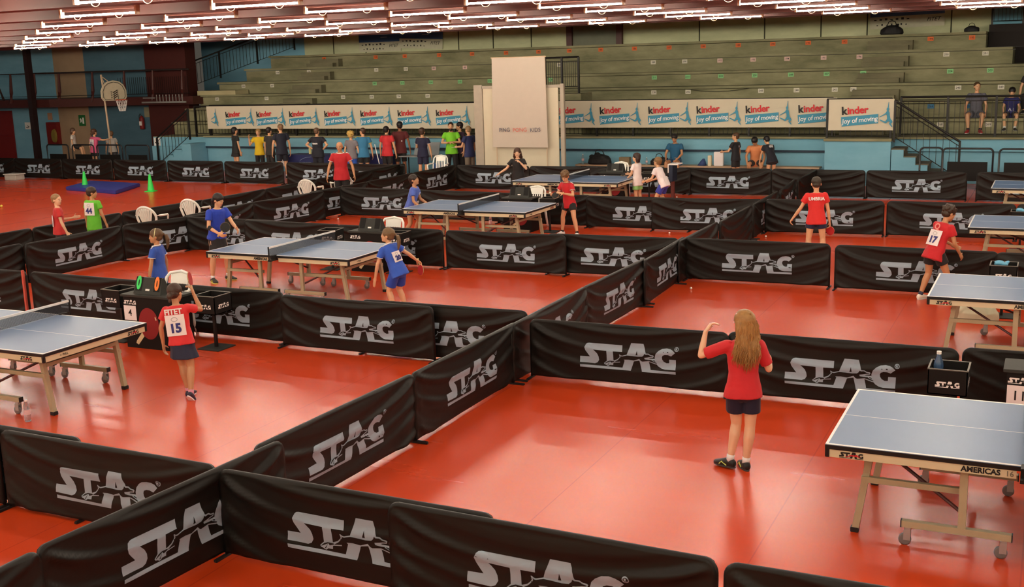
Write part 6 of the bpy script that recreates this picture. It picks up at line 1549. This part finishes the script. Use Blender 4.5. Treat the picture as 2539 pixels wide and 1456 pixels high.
# --- group by the wall
G_ = [
 ('woman in sleeveless black dress at the left end of the group by the wall', (-25.75, 31.6), -30, 1.64, dict(head=-20), dict(kid=False, hair='bob', hc=(26, 20, 20), shirt=(30, 34, 34), bottom='skirt', bc=(22, 20, 22), blen=.55, skin='fair')),
 ('woman in yellow shirt with a raised hand among the group by the wall', (-24.5, 31.3), 190, 1.60, dict(ua_r=(.4, .3, -.8), fa_r=(-.1, .3, 1), head=10), dict(kid=False, hair='short', hc=(170, 130, 80), shirt=(226, 190, 24), bc=BLK, bottom='trousers', blen=1.9, skin='fair')),
 ('man in dark grey and yellow sports shirt seen from behind', (-23.74, 30.9), -10, 1.68, dict(ua_r=(.3, .1, -1), fa_r=(.3, .6, -.7)), dict(kid=False, hair='short', hc=(40, 30, 26), shirt=(50, 46, 44), bc=(40, 38, 38), bottom='trousers', blen=1.9, stripe=(236, 224, 90))),
 ('tall man in navy polo and dark shorts sitting forward by the navy cloth table', (-23.08, 30.65), 50, 1.80, dict(head=20, ua_r=(.2, 0, -1)), dict(kid=False, hair='crop', hc=(130, 100, 70), shirt=(24, 28, 46), bc=(24, 26, 40), blen=.8, skin='fair')),
 ('man in navy shirt standing with both hands on his hips', (-21.4, 30.3), 5, 1.70, dict(ua_l=(-.8, -.25, -.9), fa_l=(.75, .25, -.55), ua_r=(.8, -.25, -.9), fa_r=(-.75, .25, -.55)), dict(kid=False, hair='crop', hc=(110, 84, 64), shirt=(22, 24, 38), bc=(30, 30, 42), bottom='trousers', blen=1.9, build=1.15, print_=[('team', .62, 0, .09, WH, -1)])),
 ('child with curly blond hair, grey shirt and royal blue shorts', (-20.15, 30.35), 5, 1.60, dict(), dict(hair='curly', hc=(206, 170, 90), shirt=(128, 122, 128), bc=(40, 84, 180), blen=.9, skin='fair')),
 ('man in teal blue shirt and black shorts looking left', (-19.8, 30.5), 30, 1.68, dict(head=50, ua_l=(-.2, .35, -1), fa_l=(.3, .8, .1)), dict(kid=False, hair='crop', hc=(70, 50, 36), shirt=(52, 124, 168), bc=BLK, blen=.7, stripe=(220, 220, 80))),
 ('man in red shirt with dark grey shoulders seen from behind', (-19.2, 30.95), 0, 1.70, dict(), dict(kid=False, hair='short', hc=(30, 24, 24), shirt=(206, 42, 50), bc=BLK, blen=.9, collar=(60, 50, 50))),
 ('tall man in dark maroon shirt and black shorts', (-18.95, 31.35), 20, 1.82, dict(head=30, sh_r=(.1, -.35, -1)), dict(kid=False, hair='short', hc=(20, 16, 16), shirt=(92, 26, 28), bc=BLK, blen=.9, skin='brown', print_=[('o', .5, .08, .07, WH, -1)])),
 ('boy in navy shirt with white side panel beside the small side table', (-17.9, 30.95), 10, 1.65, dict(ua_l=(-.2, .3, -1), fa_l=(.3, 1, 0)), dict(hair='short', hc=(70, 50, 38), shirt=(26, 28, 60), bc=(32, 34, 64), blen=.85, stripe=WH)),
 ('bearded man in lime green shirt with folded arms', (-17.2, 31.55), 205, 1.78, dict(ua_l=(-.3, .35, -1), fa_l=(.95, .4, .08), ua_r=(.3, .35, -1), fa_r=(-.95, .45, .0)), dict(kid=False, hair='crop', hc=(60, 42, 34), shirt=(126, 214, 44), bc=BLK, bottom='trousers', blen=1.9, beard=(44, 32, 28))),
 ('person in dark purple shirt half hidden behind the lime green shirt', (-17.1, 31.95), 150, 1.76, dict(head=-30), dict(kid=False, hair='short', hc=(26, 18, 20), shirt=(60, 36, 60), bc=BLK, bottom='trousers', blen=1.9)),
 ('man in navy shirt and grey trousers reading a paper left of the screen', (-16.25, 30.95), 70, 1.70, dict(nod=10, ua_l=(-.15, .25, -1), fa_l=(.1, 1, -.1), ua_r=(.15, .1, -1)), dict(kid=False, hair='crop', hc=(150, 124, 90), shirt=(38, 46, 92), bc=(120, 110, 96), bottom='trousers', blen=1.9)),
]
for q in G_:
    d_ = dict(vox=.014); d_.update(q[5]); WW = person(q[0], q[1], q[2], q[3], q[4], d_)
    if 'reading a paper' in q[0]:
        bm = bmesh.new(); box(bm, -.1, .1, -.08, .08, -.002, .002); o = finish('paper_sheet', bm, M_label); o.location = WW['wrl'] + WW['hdl'] * .1; tag(o, 'white paper held by the man in grey trousers', 'paper')
    if 'dark grey and yellow' in q[0]:
        bm = bmesh.new(); box(bm, -.13, .13, -.02, .02, -.4, 0, .006); o = finish('paper_bag', bm, M_white); o.location = WW['wrr'] + Vector((.05, -.08, -.12)); tag(o, 'white bag held by the man in dark grey and yellow', 'bag')
# seated on the bench
seat = dict(seat=.45, th_l=(-.2, 1, -.02), th_r=(.2, 1, -.02), sh_l=(-.05, .05, -1), sh_r=(.05, .05, -1))
person('young man in teal polo sitting on the bench with one hand on his leg', (-10.15, 32.4), 180, 1.70, dict(seat, torso=(0, .12, 1), nod=22, ua_l=(-.2, .45, -1), fa_l=(.3, .9, -.5), ua_r=(.2, .45, -1), fa_r=(-.3, .9, -.5)), dict(kid=False, hair='short', hc=(30, 22, 20), shirt=(30, 92, 130), bc=(30, 70, 110), blen=.6, vox=.014, skin='tan'))
person('boy in black shirt with grey print kneeling beside the paper bags', (-8.2, 31.8), 70, 1.45, dict(head=25, ua_l=(-.2, .5, -1), fa_l=(.2, 1, -.1)), dict(hair='crop', hc=(84, 60, 40), shirt=(24, 24, 32), bc=BLK, blen=.8, vox=.014, print_=[('o', .75, 0, .12, (150, 150, 160), -1)]))
person('man in apricot shirt sitting on the bench bent over his hands', (-7.75, 32.35), 190, 1.70, dict(seat, torso=(0, .42, 1), nod=45, head=-16, ua_l=(-.25, .5, -1), fa_l=(.2, .6, -1), ua_r=(.25, .5, -1), fa_r=(-.2, .6, -1)), dict(kid=False, hair='short', hc=(26, 20, 20), shirt=(228, 146, 96), bc=BLK, blen=.8, vox=.014, skin='tan'))
person('child in black shirt with white print bending over the bench', (-7.2, 31.9), 45, 1.40, dict(torso=(0, .55, 1), nod=30, ua_l=(-.15, .3, -1), fa_l=(-.1, .2, -1), ua_r=(.1, .3, -1), fa_r=(0, .4, -1), th_l=(-.06, .1, -1), th_r=(.06, .1, -1)), dict(hair='short', hc=(22, 18, 20), shirt=(26, 26, 38), bc=(24, 24, 32), blen=.5, vox=.014, print_=[('dd', .78, 0, .12, WH, -1)], shirt_hem=.3))
# spectators at the right
sp = dict(seat=.47, th_l=(-.25, 1, -.05), th_r=(.25, 1, -.05), sh_l=(.1, .1, -1), sh_r=(-.1, .1, -1))
person('man in grey shirt with red shoes sitting on the stand at the right', (-2.1, 34.45, Z0), 180, 1.78, dict(sp, head=20, ua_l=(-.2, .25, -1), fa_l=(.0, .6, -.8), ua_r=(.2, .25, -1), fa_r=(0, .6, -.8)), dict(kid=False, hair='crop', hc=(90, 66, 44), shirt=(96, 96, 108), bc=(90, 92, 104), blen=.7, shoe=(170, 24, 34), sole=(220, 200, 200), socks=(40, 36, 40), vox=.014))
person('boy in navy bib shirt sitting right of the man in grey', (-1.2, 34.45, Z0), 180, 1.5, dict(sp, nod=20, ua_l=(-.2, .25, -1), fa_l=(.1, .7, -.7), ua_r=(.2, .25, -1), fa_r=(-.1, .7, -.7)), dict(hair='short', hc=(22, 18, 18), shirt=(34, 34, 96), bc=(30, 28, 44), blen=.7, vox=.014, print_=[('A I', .3, 0, .12, (190, 190, 210), 1)]))
person('person in black sitting on the higher step at the right edge', (-.75, 35.25, 1.68), 180, 1.7, dict(sp, nod=10), dict(kid=False, hair='short', hc=(60, 40, 30), shirt=BLK, bc=BLK, bottom='trousers', blen=1.9, vox=.014))
# left rails
person('child in white shirt sitting sideways on the left rail', (-32.95, 31.2), -60, 1.35, dict(seat=.9, th_l=(-.1, 1, -.3), th_r=(.1, 1, -.3), sh_l=(0, .2, -1), sh_r=(0, .1, -1), nod=10), dict(hair='bob', hc=(90, 64, 46), shirt=(214, 206, 196), bc=BLK, blen=.8, vox=.014))
person('child in pink shirt with paper number pointing to the right by the left rails', (-32.2, 31.45), -10, 1.6, dict(torso=(.05, .1, 1), ua_r=(1, .2, -.25), fa_r=(1, .1, .1), hr='open', ua_l=(-.4, -.2, -.9)), dict(hair='bun', hc=(90, 60, 44), shirt=(224, 96, 140), bc=BLK, blen=.6, bib='11', bibw=.24, bibz=.55, vox=.014))
person('child in pale clothes half hidden behind the child in pink', (-32.35, 32.5), 60, 1.45, dict(), dict(hair='short', hc=(120, 90, 64), shirt=(200, 196, 190), bc=(60, 60, 64), blen=.7, vox=.014))
# ------------------------------------------------------------------ ceiling tube lamps
M_tube = bpy.data.materials.new('lit_tube'); M_tube.use_nodes = True
_b = M_tube.node_tree.nodes['Principled BSDF']; _b.inputs['Base Color'].default_value = (0.8, 0.78, 0.7, 1)
_b.inputs['Emission Color'].default_value = (1.0, 0.885, 0.70, 1); _b.inputs['Emission Strength'].default_value = LAMP_POWER
def lamp_meshes():
    out = {}
    bm = bmesh.new(); box(bm, -0.78, 0.78, 0.012, 0.06, 4.56, 4.66)
    vs = [bm.verts.new(p) for p in ((-0.78, 0.05, 4.60), (0.78, 0.05, 4.60), (0.78, 0.15, 4.67), (-0.78, 0.15, 4.67), (-0.78, 0.15, 4.68), (0.78, 0.15, 4.68), (0.78, 0.05, 4.61), (-0.78, 0.05, 4.61))]
    for f in ((0, 1, 2, 3), (4, 5, 6, 7), (0, 3, 4, 7), (1, 6, 5, 2), (2, 5, 4, 3), (0, 7, 6, 1)): bm.faces.new([vs[i] for i in f])
    bm2 = bmesh.new(); tube(bm2, (-0.745, 0, 4.49), (0.745, 0, 4.49), 0.014, seg=10, round_=False)
    bm3 = bmesh.new()
    x = 0.0; path_tube(bm3, [(x + 0.075 * cos(a), 0.0, 4.49 - 0.06 * sin(a)) for a in [pi * i / 10 for i in range(11)]], 0.005, 5)
    bm4 = bmesh.new()
    x = 0.0; box(bm4, x - 0.02, x + 0.02, -0.02, 0.06, 4.465, 4.6, 0.004)
    for n_, b, m in (('reflector', bm, M_refl2), ('tube', bm2, M_tube), ('guard_hoop', bm3, M_refl), ('end_socket', bm4, M_refl)):
        bmesh.ops.recalc_face_normals(b, faces=b.faces)
        me = bpy.data.meshes.new(n_); b.to_mesh(me); b.free(); me.materials.append(m); out[n_] = me
    return out
LM = lamp_meshes()
for i, y in enumerate(ROWS):
    for k in range(-8, 9):
        x = -10.35 + 2.93 * k + (0.0 if i % 2 == 0 else 0.12)
        # keep to the part of the hall that lights or shows in the view
        if x > 13 or x < -33: continue
        rowlab = ORD[len(ROWS) - 1 - i]
        t = thing('ceiling_lamp', 'lit fluorescent ceiling lamp in the %s row from the far edge of the low ceiling' % rowlab, 'lamp', (x, y, 0), 0, 'ceiling lamps of the %s row' % rowlab)
        vis = y > 8
        for n_ in ('reflector', 'tube'): link(n_, LM[n_], None, t)
        if vis:
            for dx in (-0.42, 0.42): link('guard_hoop', LM['guard_hoop'], None, t).location = (dx, 0, 0)
            for dx in (-0.76, 0.76): link('end_socket', LM['end_socket'], None, t).location = (dx, 0, 0)
